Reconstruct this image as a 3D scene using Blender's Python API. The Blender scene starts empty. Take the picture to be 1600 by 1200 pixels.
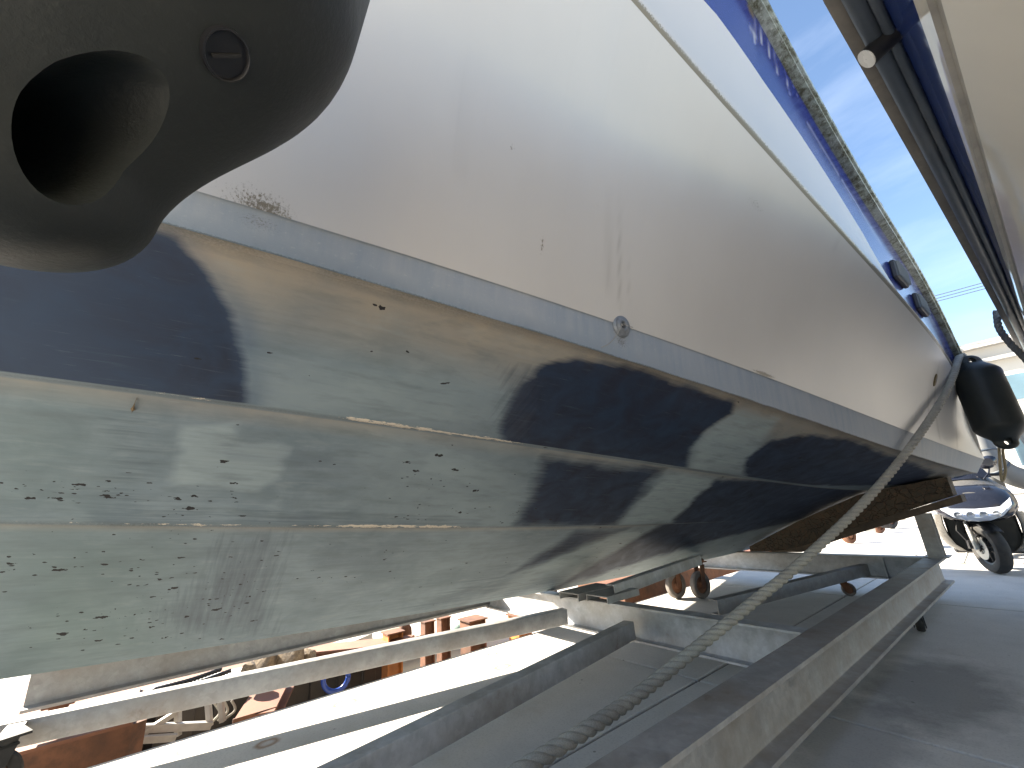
import bpy, bmesh, math, random
import numpy as np
from mathutils import Vector, Matrix
random.seed(7); rng = np.random.default_rng(7)
sc = bpy.context.scene
COL = sc.collection
# ------------------------------------------------------------------ camera
# world: Y runs along the boats, X to the right of them, Z up; the camera stands at (0, 0, 1)
F, CX, CY, HC = 646.0, 800.0, 600.0, 1.0
VPx, VPy, YL = 1652.0, 742.0, 838.0
_d = np.array([VPx-CX, VPy-CY, F]); _xl = CX-((VPy-CY)*(YL-CY)+F*F)/(VPx-CX)
_c = np.array([_xl-CX, YL-CY, F])
Yc = _d/np.linalg.norm(_d); Xc = -_c/np.linalg.norm(_c); Zc = np.cross(Xc, Yc)
RM = np.stack([Xc, Yc, Zc]); C0 = np.array([0, 0, HC])
cam = bpy.data.cameras.new('camera'); cam_ob = bpy.data.objects.new('camera', cam); COL.objects.link(cam_ob)
cam.sensor_width = 36.0; cam.lens = F/1600*36.0; cam.clip_start = 0.02; cam.clip_end = 3000
M4 = Matrix.Identity(4)
for r in range(3):
    M4[r][0] = RM[r, 0]; M4[r][1] = -RM[r, 1]; M4[r][2] = -RM[r, 2]; M4[r][3] = C0[r]
cam_ob.matrix_world = M4; sc.camera = cam_ob
# ------------------------------------------------------------------ world, sun, exposure
SUN_EL = math.radians(29.0)
SUN_DIR = Vector((-0.90, -0.43, 0)).normalized()*math.cos(SUN_EL)+Vector((0, 0, math.sin(SUN_EL)))   # towards the sun
w = bpy.data.worlds.new('World'); sc.world = w; w.use_nodes = True
nt = w.node_tree; bg = nt.nodes['Background']
sky = nt.nodes.new('ShaderNodeTexSky'); sky.sky_type = 'NISHITA'; sky.sun_disc = False
sky.sun_elevation = SUN_EL; sky.sun_rotation = math.atan2(SUN_DIR.x, SUN_DIR.y)
sky.air_density = 1.0; sky.dust_density = 0.3; sky.ozone_density = 1.5
# thin streaky cirrus mixed into the sky
tc = nt.nodes.new('ShaderNodeTexCoord'); mp = nt.nodes.new('ShaderNodeMapping'); mp.inputs['Scale'].default_value = (1.6, 5.0, 7.0)
mp.inputs['Rotation'].default_value = (0.3, 0.2, 0.5)
nz = nt.nodes.new('ShaderNodeTexNoise'); nz.inputs['Scale'].default_value = 1.3; nz.inputs['Detail'].default_value = 7; nz.inputs['Roughness'].default_value = 0.6
rp = nt.nodes.new('ShaderNodeValToRGB'); rp.color_ramp.elements[0].position = 0.45; rp.color_ramp.elements[1].position = 0.85
rp.color_ramp.elements[0].color = (0, 0, 0, 1); rp.color_ramp.elements[1].color = (0.22, 0.22, 0.22, 1)
mx = nt.nodes.new('ShaderNodeMixRGB'); mx.inputs['Color2'].default_value = (5.5, 5.9, 6.6, 1)
nt.links.new(tc.outputs['Generated'], mp.inputs['Vector']); nt.links.new(mp.outputs['Vector'], nz.inputs['Vector'])
nt.links.new(nz.outputs['Fac'], rp.inputs['Fac']); nt.links.new(rp.outputs['Color'], mx.inputs['Fac'])
nt.links.new(sky.outputs['Color'], mx.inputs['Color1']); nt.links.new(mx.outputs['Color'], bg.inputs['Color'])
bg.inputs['Strength'].default_value = 0.055
sl = bpy.data.lights.new('sun', 'SUN'); sl.energy = 4.6; sl.angle = math.radians(0.5); sl.color = (1.0, 0.90, 0.75)
sun = bpy.data.objects.new('sun', sl); COL.objects.link(sun); sun.location = (-20, -6, 15)
sun.rotation_euler = SUN_DIR.to_track_quat('Z', 'Y').to_euler()
sc.view_settings.view_transform = 'Standard'; sc.view_settings.look = 'None'
sc.view_settings.exposure = 2.75; sc.view_settings.gamma = 1.0
try: sc.view_settings.use_curve_mapping = False
except Exception: pass
# ------------------------------------------------------------------ helpers
def ray(px, py):
    v = RM @ np.array([px-CX, py-CY, F]); return v/np.linalg.norm(v)
def P(px, py, X=None, Y=None, Z=None, D=None):
    """the point on a pixel's line of sight that lies on the plane X, Y or Z (what it touches), or at depth D"""
    if D is not None:
        return C0 + RM @ (np.array([px-CX, py-CY, F])/F*D)
    v = ray(px, py)
    if X is not None: t = X/v[0]
    elif Y is not None: t = Y/v[1]
    else: t = (Z-HC)/v[2]
    return C0+t*v
def proj(pts):
    q = (np.asarray(pts, float)-C0) @ RM
    return CX+F*q[..., 0]/q[..., 2], CY+F*q[..., 1]/q[..., 2], q[..., 2]
def tag(o, label=None, cat=None, group=None, kind=None):
    if label: o['label'] = label
    if cat: o['category'] = cat
    if group: o['group'] = group
    if kind: o['kind'] = kind
    return o
def empty(name, loc=(0, 0, 0), rz=0):
    o = bpy.data.objects.new(name, None); COL.objects.link(o); o.location = loc; o.rotation_euler = (0, 0, rz); o.empty_display_size = .1
    return o
def mesh(name, V, Fc, mat, parent=None, smooth=False, auto=None):
    me = bpy.data.meshes.new(name); me.from_pydata([tuple(map(float, v)) for v in V], [], [tuple(map(int, f)) for f in Fc]); me.update()
    o = bpy.data.objects.new(name, me); COL.objects.link(o)
    if mat: me.materials.append(mat)
    if smooth: me.polygons.foreach_set('use_smooth', [True]*len(me.polygons))
    if auto is not None: sharp(me, auto)
    if parent: put(o, parent)
    return o
def sharp(me, ang):
    me.polygons.foreach_set('use_smooth', [True]*len(me.polygons))
    bm = bmesh.new(); bm.from_mesh(me)
    for e in bm.edges:
        if len(e.link_faces) != 2 or e.calc_face_angle(0) > math.radians(ang): e.smooth = False
    bm.to_mesh(me); bm.free()
def put(o, parent):
    """child whose mesh is given in world coordinates"""
    o.parent = parent
    o.matrix_parent_inverse = parent_matrix(parent).inverted()
def parent_matrix(p):
    m = Matrix.LocRotScale(p.location, p.rotation_euler, p.scale)
    return parent_matrix(p.parent) @ p.matrix_parent_inverse @ m if p.parent else m
class MB:
    def __init__(s): s.V = []; s.F = []
    def add(s, V, Fc):
        n = len(s.V); s.V += [tuple(map(float, v)) for v in V]; s.F += [tuple(i+n for i in f) for f in Fc]; return s
    def box(s, c, size, M=None, bev=0.0):
        bm = bmesh.new(); bmesh.ops.create_cube(bm, size=1.0)
        bmesh.ops.scale(bm, vec=Vector(size), verts=bm.verts)
        if bev > 0: bmesh.ops.bevel(bm, geom=bm.edges[:], offset=bev, segments=1, affect='EDGES', profile=.5)
        T = Matrix.Translation(Vector(c)) @ (M.to_4x4() if M else Matrix.Identity(4))
        bm.transform(T); bm.verts.ensure_lookup_table()
        s.add([v.co[:] for v in bm.verts], [[v.index for v in f.verts] for f in bm.faces]); bm.free(); return s
    def extrude(s, prof, A, B, up=(0, 0, 1)):
        """profile (side, up) swept straight from A to B"""
        A = Vector(A); B = Vector(B); d = (B-A).normalized(); u = Vector(up); side = d.cross(u).normalized(); u = side.cross(d)
        n = len(prof); V = [A+side*p[0]+u*p[1] for p in prof]+[B+side*p[0]+u*p[1] for p in prof]
        Fc = [(i, (i+1) % n, n+(i+1) % n, n+i) for i in range(n)]+[tuple(range(n))[::-1], tuple(range(n, 2*n))]
        return s.add(V, Fc)
    def tube(s, path, r, k=10, cap=True):
        path = [Vector(p) for p in path]; n = len(path); rr = r if hasattr(r, '__len__') else [r]*n
        V = []; Fc = []; prev = None
        for i in range(n):
            t = (path[min(i+1, n-1)]-path[max(i-1, 0)]).normalized()
            if prev is None:
                a = Vector((0, 0, 1)) if abs(t.z) < .9 else Vector((1, 0, 0)); u = (a-t*a.dot(t)).normalized()
            else: u = (prev-t*prev.dot(t)).normalized()
            prev = u; v = t.cross(u)
            for j in range(k):
                an = 2*math.pi*j/k; V.append(path[i]+(u*math.cos(an)+v*math.sin(an))*rr[i])
        for i in range(n-1):
            for j in range(k): Fc.append((i*k+j, i*k+(j+1) % k, (i+1)*k+(j+1) % k, (i+1)*k+j))
        if cap: Fc += [tuple(range(k))[::-1], tuple(range((n-1)*k, n*k))]
        return s.add(V, Fc)
    def lathe(s, prof, M, k=32):
        """profile (r, z) turned about local z, then moved by M"""
        V = []; Fc = []; n = len(prof)
        for j in range(k):
            a = 2*math.pi*j/k
            for r, z in prof: V.append(M @ Vector((r*math.cos(a), r*math.sin(a), z)))
        for j in range(k):
            for i in range(n-1): Fc.append((j*n+i, ((j+1) % k)*n+i, ((j+1) % k)*n+i+1, j*n+i+1))
        return s.add(V, Fc)
    def loft(s, rings, cap=True, closed=True):
        n = len(rings[0]); V = [p for r in rings for p in r]; Fc = []
        m = n if closed else n-1
        for i in range(len(rings)-1):
            for j in range(m): Fc.append((i*n+j, i*n+(j+1) % n, (i+1)*n+(j+1) % n, (i+1)*n+j))
        if cap and closed: Fc += [tuple(range(n))[::-1], tuple(range((len(rings)-1)*n, len(rings)*n))]
        return s.add(V, Fc)
    def build(s, name, mat, parent=None, smooth=False, auto=None):
        o = mesh(name, s.V, s.F, mat, None, smooth, auto)
        bm = bmesh.new(); bm.from_mesh(o.data); bmesh.ops.recalc_face_normals(bm, faces=bm.faces); bm.to_mesh(o.data); bm.free()
        if auto is not None: sharp(o.data, auto)
        if parent: put(o, parent)
        return o
def copy_tree(o, parent=None):
    c = o.copy(); COL.objects.link(c); c.parent = parent
    if parent: c.matrix_parent_inverse = o.matrix_parent_inverse.copy()
    for ch in list(o.children): copy_tree(ch, c)
    return c
def basis(zdir, xhint=(1, 0, 0), loc=(0, 0, 0)):
    z = Vector(zdir).normalized(); x = Vector(xhint); x = (x-z*x.dot(z)).normalized(); y = z.cross(x)
    M = Matrix.Identity(4)
    for r in range(3): M[r][0] = x[r]; M[r][1] = y[r]; M[r][2] = z[r]; M[r][3] = loc[r]
    return M
def smooth_path(pts, n):
    """Catmull-Rom through the points"""
    p = [np.array(q, float) for q in pts]; p = [2*p[0]-p[1]]+p+[2*p[-1]-p[-2]]; out = []
    m = len(p)-3
    for i in range(n):
        t = i/(n-1)*m; k = min(int(t), m-1); u = t-k; a, b, c, d = p[k:k+4]
        out.append(.5*((2*b)+(-a+c)*u+(2*a-5*b+4*c-d)*u*u+(-a+3*b-3*c+d)*u**3))
    return out
# ------------------------------------------------------------------ materials
class NT:
    def __init__(s, name, rough=.5, metal=0.0, spec=.5):
        s.m = bpy.data.materials.new(name); s.m.use_nodes = True; s.t = s.m.node_tree; s.b = s.t.nodes['Principled BSDF']
        s.b.inputs['Roughness'].default_value = rough; s.b.inputs['Metallic'].default_value = metal
        s.b.inputs['Specular IOR Level'].default_value = spec
        s.co = s.n('ShaderNodeTexCoord')
    def n(s, t): return s.t.nodes.new(t)
    def l(s, a, b): s.t.links.new(a, b)
    def mapping(s, scale=(1, 1, 1), src='Object', rot=(0, 0, 0)):
        m = s.n('ShaderNodeMapping'); m.inputs['Scale'].default_value = scale; m.inputs['Rotation'].default_value = rot
        s.l(s.co.outputs[src], m.inputs['Vector']); return m.outputs['Vector']
    def noise(s, sc_=5, det=5, ro=.55, vec=None, dist=0):
        n = s.n('ShaderNodeTexNoise'); n.inputs['Scale'].default_value = sc_; n.inputs['Detail'].default_value = det
        n.inputs['Roughness'].default_value = ro; n.inputs['Distortion'].default_value = dist
        s.l(vec if vec is not None else s.co.outputs['Object'], n.inputs['Vector']); return n.outputs['Fac']
    def voro(s, sc_=5, vec=None, feat='F1', out='Distance'):
        n = s.n('ShaderNodeTexVoronoi'); n.feature = feat; n.inputs['Scale'].default_value = sc_
        s.l(vec if vec is not None else s.co.outputs['Object'], n.inputs['Vector']); return n.outputs[out]
    def ramp(s, f, a, b, lo=0.0, hi=1.0):
        n = s.n('ShaderNodeMapRange'); n.inputs['From Min'].default_value = a; n.inputs['From Max'].default_value = b
        n.inputs['To Min'].default_value = lo; n.inputs['To Max'].default_value = hi; n.clamp = True; s.l(f, n.inputs['Value']); return n.outputs['Result']
    def math(s, op, a, b=None):
        n = s.n('ShaderNodeMath'); n.operation = op
        for i, v in enumerate((a, b)):
            if v is None: continue
            if isinstance(v, (int, float)): n.inputs[i].default_value = v
            else: s.l(v, n.inputs[i])
        return n.outputs[0]
    def mix(s, f, a, b, mode='MIX'):
        n = s.n('ShaderNodeMixRGB'); n.blend_type = mode
        for k, v in zip(('Fac', 'Color1', 'Color2'), (f, a, b)):
            if isinstance(v, (int, float)): n.inputs[k].default_value = v
            elif isinstance(v, tuple): n.inputs[k].default_value = v+(1,) if len(v) == 3 else v
            else: s.l(v, n.inputs[k])
        return n.outputs['Color']
    def attr(s, name):
        n = s.n('ShaderNodeAttribute'); n.attribute_name = name; return n.outputs['Fac']
    def col(s, c):
        if isinstance(c, tuple): s.b.inputs['Base Color'].default_value = c+(1,)
        else: s.l(c, s.b.inputs['Base Color'])
        return s
    def rough(s, f): s.l(f, s.b.inputs['Roughness']); return s
    def bump(s, f, dist=.01, st=.5):
        n = s.n('ShaderNodeBump'); n.inputs['Distance'].default_value = dist; n.inputs['Strength'].default_value = st
        s.l(f, n.inputs['Height']); s.l(n.outputs['Normal'], s.b.inputs['Normal']); return s
def simple(name, c, rough=.5, metal=0, var=.25, scale=8, dirt=None, dirt_amt=.4, bump=.002, spec=.5):
    t = NT(name, rough, metal, spec); n1 = t.noise(scale, 6, .6); n2 = t.noise(scale*.25, 4, .5)
    dark = tuple(x*(1-var) for x in c); lite = tuple(min(1, x*(1+var*.6)) for x in c)
    cc = t.mix(t.ramp(n1, .3, .7), dark, lite)
    if dirt: cc = t.mix(t.ramp(n2, .48, .68, 0, dirt_amt), cc, dirt)
    t.col(cc); t.rough(t.ramp(n1, .3, .7, max(.02, rough-.08), min(1, rough+.1)))
    if bump: t.bump(n1, bump, .6)
    return t.m
MAT = {}
def make_materials():
    # galvanised, weathered steel with brown grime
    for nm, base, dirt, amt, metal in (('galv', (.52, .525, .53), (.26, .22, .17), .5, .25), ('beam', (.34, .32, .30), (.22, .175, .13), .7, .1), ('galv_dark', (.36, .36, .355), (.23, .19, .15), .5, .15)):
        t = NT(nm, .55, metal); n1 = t.noise(3, 7, .65); n2 = t.noise(14, 6, .6); n3 = t.noise(60, 3, .6)
        spang = t.voro(45, out='Color', feat='F1')
        c = t.mix(t.ramp(n2, .3, .7), tuple(x*.8 for x in base), tuple(x*1.2 for x in base))
        bw = t.n('ShaderNodeRGBToBW'); t.l(spang, bw.inputs['Color']); c = t.mix(.15, c, bw.outputs['Val'], 'MULTIPLY')
        c = t.mix(t.ramp(n1, .42, .66, 0, amt), c, dirt)
        rust = t.mix(t.ramp(n3, .4, .6), (.16, .06, .02), (.07, .03, .015))
        c = t.mix(t.math('MULTIPLY', t.ramp(n1, .62, .72), t.ramp(n2, .5, .62, 0, .7)), c, rust)
        t.col(c).rough(t.ramp(n2, .3, .7, .42, .72)); t.bump(n3, .0015, .5); MAT[nm] = t.m
    # concrete
    t = NT('concrete', .85); v = t.co.outputs['Object']
    n1 = t.noise(.7, 6, .6); n2 = t.noise(6, 6, .65); n3 = t.noise(90, 3, .7); n4 = t.noise(2.1, 5, .6)
    c = t.mix(t.ramp(n2, .25, .75), (.54, .515, .475), (.62, .59, .55))
    c = t.mix(t.ramp(n1, .5, .7, 0, .55), c, (.27, .265, .255))
    c = t.mix(t.ramp(n4, .62, .72, 0, .35), c, (.42, .35, .26))
    sp = t.voro(7, out='Distance'); c = t.mix(t.ramp(sp, .035, .055, .7, 0), c, (.10, .085, .07))
    c = t.mix(t.ramp(n3, .35, .5, .35, 0), c, (.33, .31, .29))
    def near(px, py, rx, ry, amt, a0=.75, a1=1.1, ring=False):
        q = P(px, py, Z=0); m = t.n('ShaderNodeMapping'); m.vector_type = 'POINT'; m.inputs['Location'].default_value = (-q[0]/rx, -q[1]/ry, 0); m.inputs['Scale'].default_value = (1/rx, 1/ry, 0); t.l(v, m.inputs['Vector'])
        ln = t.n('ShaderNodeVectorMath'); ln.operation = 'LENGTH'; t.l(m.outputs['Vector'], ln.inputs[0]); d = t.math('ADD', ln.outputs['Value'], t.math('MULTIPLY', t.math('SUBTRACT', n2, .5), 1.1))
        f_ = t.ramp(d, a0, a1, amt, 0)
        return t.math('MULTIPLY', f_, t.ramp(d, .35, .7, .25, 1)) if ring else f_
    damp = near(1460, 1075, .30, .55, .6, .6, 1.2); c = t.mix(damp, c, (.15, .145, .14))
    damp2 = near(1330, 1150, .22, .5, .45, .6, 1.2); c = t.mix(damp2, c, (.17, .165, .16))
    for a_, b_, r_ in ((540, 1098, .06), (785, 1042, .055), (770, 1022, .035), (950, 1003, .06), (420, 1160, .05), (300, 1170, .06)): c = t.mix(near(a_, b_, r_, r_*1.3, .8, .75, 1.1, True), c, (.22, .11, .04))
    t.col(c); t.bump(n3, .0015, .5); t.rough(t.ramp(n1, .5, .7, .88, .55)); MAT['concrete'] = t.m
    MAT['dirt'] = simple('joint_dirt', (.075, .055, .038), .95, var=.6, scale=60, bump=.004)
    # rope
    t = NT('rope_fibre', .9); n1 = t.noise(260, 3, .6); n2 = t.noise(9, 4, .6)
    c = t.mix(t.ramp(n2, .35, .7), (.33, .31, .27), (.43, .41, .35)); c = t.mix(t.ramp(n1, .3, .6, .5, 0), c, (.16, .145, .12)); t.col(c); t.bump(n1, .002, .8); MAT['rope'] = t.m
    # black fender vinyl, chalky
    t = NT('fender_vinyl', .55, spec=.4); n1 = t.noise(5, 6, .6); n2 = t.noise(120, 4, .7)
    c = t.mix(t.ramp(n1, .35, .7), (.017, .020, .019), (.031, .034, .031)); c = t.mix(t.ramp(n2, .55, .75, 0, .3), c, (.055, .056, .052))
    sp = t.voro(22); c = t.mix(t.ramp(sp, .012, .03, .6, 0), c, (.16, .16, .15))
    t.col(c).rough(t.ramp(n1, .35, .7, .42, .62)); t.bump(n2, .0012, .6); MAT['fender'] = t.m
    MAT['black'] = simple('black_plastic', (.015, .015, .017), .4, var=.3, scale=20, bump=0)
    MAT['rubber'] = simple('rubber', (.028, .027, .026), .75, var=.4, scale=25, dirt=(.09, .075, .06))
    MAT['tyre_grey'] = simple('grey_rubber', (.16, .145, .135), .75, var=.3, scale=20, dirt=(.1, .08, .06))
    MAT['rust'] = simple('rust', (.17, .075, .04), .8, var=.5, scale=14, dirt=(.08, .04, .025), dirt_amt=.7, bump=.004)
    MAT['rust_red'] = simple('red_oxide', (.21, .085, .048), .75, var=.3, scale=5, dirt=(.15, .085, .05), dirt_amt=.6)
    MAT['orange'] = simple('orange_paint', (.55, .20, .04), .6, var=.4, scale=6, dirt=(.2, .08, .03), dirt_amt=.7)
    MAT['timber'] = simple('old_timber', (.10, .075, .055), .9, var=.6, scale=10, dirt=(.04, .035, .03), dirt_amt=.7, bump=.006)
    MAT['stone'] = simple('quarry_stone', (.30, .23, .15), .9, var=.5, scale=6, dirt=(.06, .05, .045), dirt_amt=.8, bump=.02)
    MAT['white_gel'] = simple('white_gelcoat', (.62, .60, .56), .3, var=.06, scale=2, dirt=(.45, .42, .36), dirt_amt=.35, bump=0)
    MAT['cream'] = simple('cream_gelcoat', (.33, .31, .265), .4, var=.1, scale=3, dirt=(.22, .2, .16), dirt_amt=.4, bump=0)
    MAT['blue'] = simple('blue_paint', (.02, .06, .30), .25, var=.2, scale=4, bump=0)
    MAT['mint'] = simple('mint_paint', (.42, .60, .50), .5, var=.2, scale=5, dirt=(.3, .33, .28))
    MAT['dark_sheet'] = simple('tarred_sheet', (.022, .02, .018), .7, var=.6, scale=3, dirt=(.08, .06, .045), dirt_amt=.5)
    MAT['chrome'] = simple('stainless', (.62, .62, .62), .18, 1.0, var=.08, scale=20, bump=0)
    MAT['alu'] = simple('cast_alloy', (.38, .38, .37), .45, .8, var=.2, scale=12)
    MAT['steel_white'] = simple('grey_truss_paint', (.42, .41, .38), .6, var=.25, scale=10, dirt=(.2, .12, .07), dirt_amt=.5)
    MAT['hypalon'] = simple('grey_hypalon', (.17, .175, .175), .6, var=.12, scale=4, dirt=(.11, .105, .095))
    MAT['plaster'] = simple('white_render', (.45, .44, .42), .8, var=.06, scale=1, dirt=(.36, .33, .29), dirt_amt=.3, bump=0)
    MAT['window'] = simple('window_glass', (.10, .16, .20), .08, var=.2, scale=.5, bump=0)
    MAT['wire'] = simple('wire', (.03, .03, .03), .6, var=.1, bump=0)
    MAT['coat_dark'] = simple('scooter_dark', (.012, .014, .022), .16, var=.15, scale=6, bump=0)
    MAT['coat_grey'] = simple('scooter_bronze', (.12, .115, .105), .25, .3, var=.12, scale=6, bump=0)
    t = NT('headlamp_lens', .06); t.b.inputs['Transmission Weight'].default_value = .55; t.b.inputs['IOR'].default_value = 1.45
    t.col((.78, .84, .95)); MAT['lens'] = t.m
    MAT['reflector'] = simple('lamp_reflector', (.75, .8, .9), .12, .9, var=.3, scale=40, bump=0)
    t = NT('sea', .08); n1 = t.noise(3, 4, .6); t.col((.02, .045, .05)); t.bump(n1, .05, .35); MAT['sea'] = t.m
make_materials()
# ------------------------------------------------------------------ the setting
QX = -3.14                                   # quay edge
apron = mesh('concrete_apron', [(QX+.004, -30, -.012), (400, -30, -.012), (400, 500, -.012), (QX+.004, 500, -.012)], [(0, 1, 2, 3)], MAT['dirt'])
tag(apron, kind='structure')
def slab(x0, x1, y0, y1, z=0.0, th=.16):
    g = .007; b = MB(); cx_, cy_ = (x0+x1)/2, (y0+y1)/2
    b.box((cx_, cy_, z-th/2), (x1-x0-2*g, y1-y0-2*g, th), bev=.006); return b.build('concrete_slab', MAT['concrete'], apron)
xs = [QX, -1.605, .75, 3.1, 6.5]; ys = [-5.9, -3.1, -.28, 2.522, 5.33, 8.14, 10.95, 13.8]
for i in range(len(xs)-1):
    for j in range(len(ys)-1): slab(xs[i], xs[i+1], ys[j], ys[j+1], z=random.uniform(-.001, .001))
far = mesh('yard_paving', [(QX, 13.81, -.001), (400, 13.81, -.001), (400, 500, -.001), (QX, 500, -.001), (6.51, -30, -.001), (400, -30, -.001), (400, 13.8, -.001), (6.51, 13.8, -.001), (QX, -30, -.001), (6.5, -30, -.001), (6.5, -5.91, -.001), (QX, -5.91, -.001)], [(0, 1, 2, 3), (4, 5, 6, 7), (8, 9, 10, 11)], MAT['concrete'])
tag(far, kind='structure')
b = MB(); b.box((QX-.11, 235, -.83), (.22, 530, 1.3)); q = b.build('quay_face', simple('quay_concrete', (.2, .18, .15), .9, dirt=(.05, .045, .04), dirt_amt=.8)); tag(q, kind='structure')
lower = mesh('lower_yard', [(-40, -60, -.95), (QX-.2, -60, -.95), (QX-.2, 120, -.95), (-40, 120, -.95)], [(0, 1, 2, 3)], simple('pale_sandy_concrete', (.50, .47, .42), .9, var=.15, scale=3, dirt=(.36, .32, .26), dirt_amt=.5)); tag(lower, kind='structure')
sea = mesh('water', [(-900, -600, -1.35), (-39.9, -600, -1.35), (-39.9, 900, -1.35), (-900, 900, -1.35)], [(0, 1, 2, 3)], MAT['sea']); tag(sea, kind='structure')
# ------------------------------------------------------------------ the motorboat on the cradle
def vnoise(x, y, seed=0):
    x = np.asarray(x, float); y = np.asarray(y, float)
    xi = np.floor(x).astype(np.int64); yi = np.floor(y).astype(np.int64); u = x-xi; v = y-yi; u = u*u*(3-2*u); v = v*v*(3-2*v)
    def h(a, b_):
        n = (a*374761393+b_*668265263+seed*1442695041) & 0x7fffffff; n = ((n ^ (n >> 13))*1274126177) & 0x7fffffff
        return ((n ^ (n >> 16)) & 0xffff)/65535.0
    return (h(xi, yi)*(1-u)+h(xi+1, yi)*u)*(1-v)+(h(xi, yi+1)*(1-u)+h(xi+1, yi+1)*u)*v
def fbm(x, y, seed=0, o=4):
    s = 0; a = .5; t = 0
    for k in range(o): s = s+a*vnoise(x*2**k, y*2**k, seed+k*17); t += a; a *= .55
    return s/t
YB, YS = -2.6, 5.9                              # stem and transom
class Line:
    """a line along the hull: plan position X chosen, height read off the photograph; run on to the stem"""
    def __init__(s, pts, bow, deg=3):
        q = np.array([P(a, b_, X=x) for a, b_, x in pts]); s.q = q
        deg = min(deg, len(q)-1); s.px = np.polyfit(q[:, 1], q[:, 0], min(deg, 2)); s.pz = np.polyfit(q[:, 1], q[:, 2], deg)
        s.y0 = max(q[:, 1].min(), -1.0); s.y1 = q[:, 1].max(); s.bow = bow
    def __call__(s, Y):
        Y = np.asarray(Y, float); out = []
        for p, bw in ((s.px, s.bow[0]), (s.pz, s.bow[1])):
            dp = np.polyder(p); a = np.polyval(p, s.y0); d = np.polyval(dp, s.y0)*.6; L = getattr(s, 'yb', YB)-s.y0; k = (bw-a-d*L)/(L*L)
            lo = a+d*(Y-s.y0)+k*(Y-s.y0)**2
            e = np.polyval(p, s.y1); de = np.polyval(dp, s.y1); hi = e+de*(Y-s.y1)
            out.append(np.where(Y < s.y0, lo, np.where(Y > s.y1, hi, np.polyval(p, np.clip(Y, s.y0, s.y1)))))
        return np.stack(out, -1)
keel = Line([(0, 1060, -2.98), (300, 1015, -2.92), (760, 945, -2.82), (1000, 893, -2.76), (1180, 857, -2.69)], (-3.2, 2.3), 2)
strk2 = Line([(0, 815, -2.08), (400, 820, -2.06), (700, 823, -2.03), (1040, 818, -1.98)], (-3.17, 2.4), 2)
strk1 = Line([(0, 583, -1.52), (300, 620, -1.50), (600, 660, -1.46), (850, 700, -1.42), (1100, 735, -1.36), (1330, 765, -1.27)], (-3.15, 2.5), 3)
chine = Line([(200, 325, -1.02), (420, 385, -1.01), (600, 450, -.99), (900, 545, -.955), (1100, 605, -.89), (1300, 665, -.745), (1440, 712, -.585), (1525, 740, -.47)], (-3.12, 2.6), 3)
boot = Line([(250, 275, -.985), (600, 390, -.96), (900, 485, -.925), (1200, 590, -.80), (1400, 665, -.615), (1520, 712, -.42)], (-3.1, 2.75), 3)
groove = Line([(975, 0, -.50), (1100, 115, -.43), (1200, 230, -.385), (1347, 400, -.34), (1443, 517, -.315), (1494, 582, -.32)], (-3.05, 3.3), 3)
bluel = Line([(1130, 0, -.32), (1210, 130, -.30), (1300, 260, -.285), (1385, 400, -.27)], (-3.03, 3.55), 2)
rail = Line([(1197, 0, -.23), (1280, 150, -.218), (1340, 255, -.216), (1400, 360, -.22), (1500, 545, -.236)], (-3.0, 3.75), 3)
def dense_y(step, lo=-1.2): return np.concatenate([np.arange(YB, lo, .12), np.arange(lo, YS, step), [YS]])
def seg(A, B, n, bulge=0.0, side=1, skip=False):
    """n rows from A to B (each (m,2) in x,z), bulged outwards"""
    t = np.linspace(0, 1, n+1)[(1 if skip else 0):, None, None]; d = (B-A)[None]; nrm = np.stack([d[..., 1], -d[..., 0]], -1); nrm = nrm/np.maximum(np.linalg.norm(nrm, axis=-1, keepdims=True), 1e-6)
    return A[None]+d*t+nrm*np.sin(np.pi*t)*bulge*side
def grid_obj(name, Y, rows, mat, parent, sharp_deg=None, uvs=None, mirror=False, flip=False):
    """rows: (k,m,2) -> one mesh with UV = (Y, s) metres"""
    k, m = rows.shape[:2]; X = rows[..., 0]; Z = rows[..., 1]; YY = np.broadcast_to(Y, (k, m))
    V = np.stack([X, YY, Z], -1)
    if mirror: kx = keel(Y)[:, 0]; V = V.copy(); V[..., 0] = 2*kx[None]-V[..., 0]
    idx = np.arange(k*m).reshape(k, m); a = idx[:-1, :-1].ravel(); b_ = idx[1:, :-1].ravel(); c = idx[1:, 1:].ravel(); d = idx[:-1, 1:].ravel()
    Fq = np.stack([a, d, c, b_] if not (mirror or flip) else [a, b_, c, d], -1)
    me = bpy.data.meshes.new(name); me.vertices.add(k*m); me.vertices.foreach_set('co', V.reshape(-1)); nf = len(Fq)
    me.loops.add(nf*4); me.loops.foreach_set('vertex_index', Fq.ravel().astype(np.int32)); me.polygons.add(nf)
    me.polygons.foreach_set('loop_start', np.arange(0, nf*4, 4, dtype=np.int32)); me.update(calc_edges=True)
    s = np.concatenate([[0], np.cumsum(np.linalg.norm(np.diff(rows[:, m*2//3], axis=0), axis=-1))]) if uvs is None else uvs
    S = np.broadcast_to(s[:, None], (k, m)); uv = me.uv_layers.new(name='UVMap')
    st = np.stack([YY.ravel(), S.ravel()], -1)[Fq.ravel()]; uv.data.foreach_set('uv', st.ravel())
    o = bpy.data.objects.new(name, me); COL.objects.link(o); me.materials.append(mat)
    me.polygons.foreach_set('use_smooth', [True]*nf)
    if sharp_deg: sharp(me, sharp_deg)
    put(o, parent); return o, V, S
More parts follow.
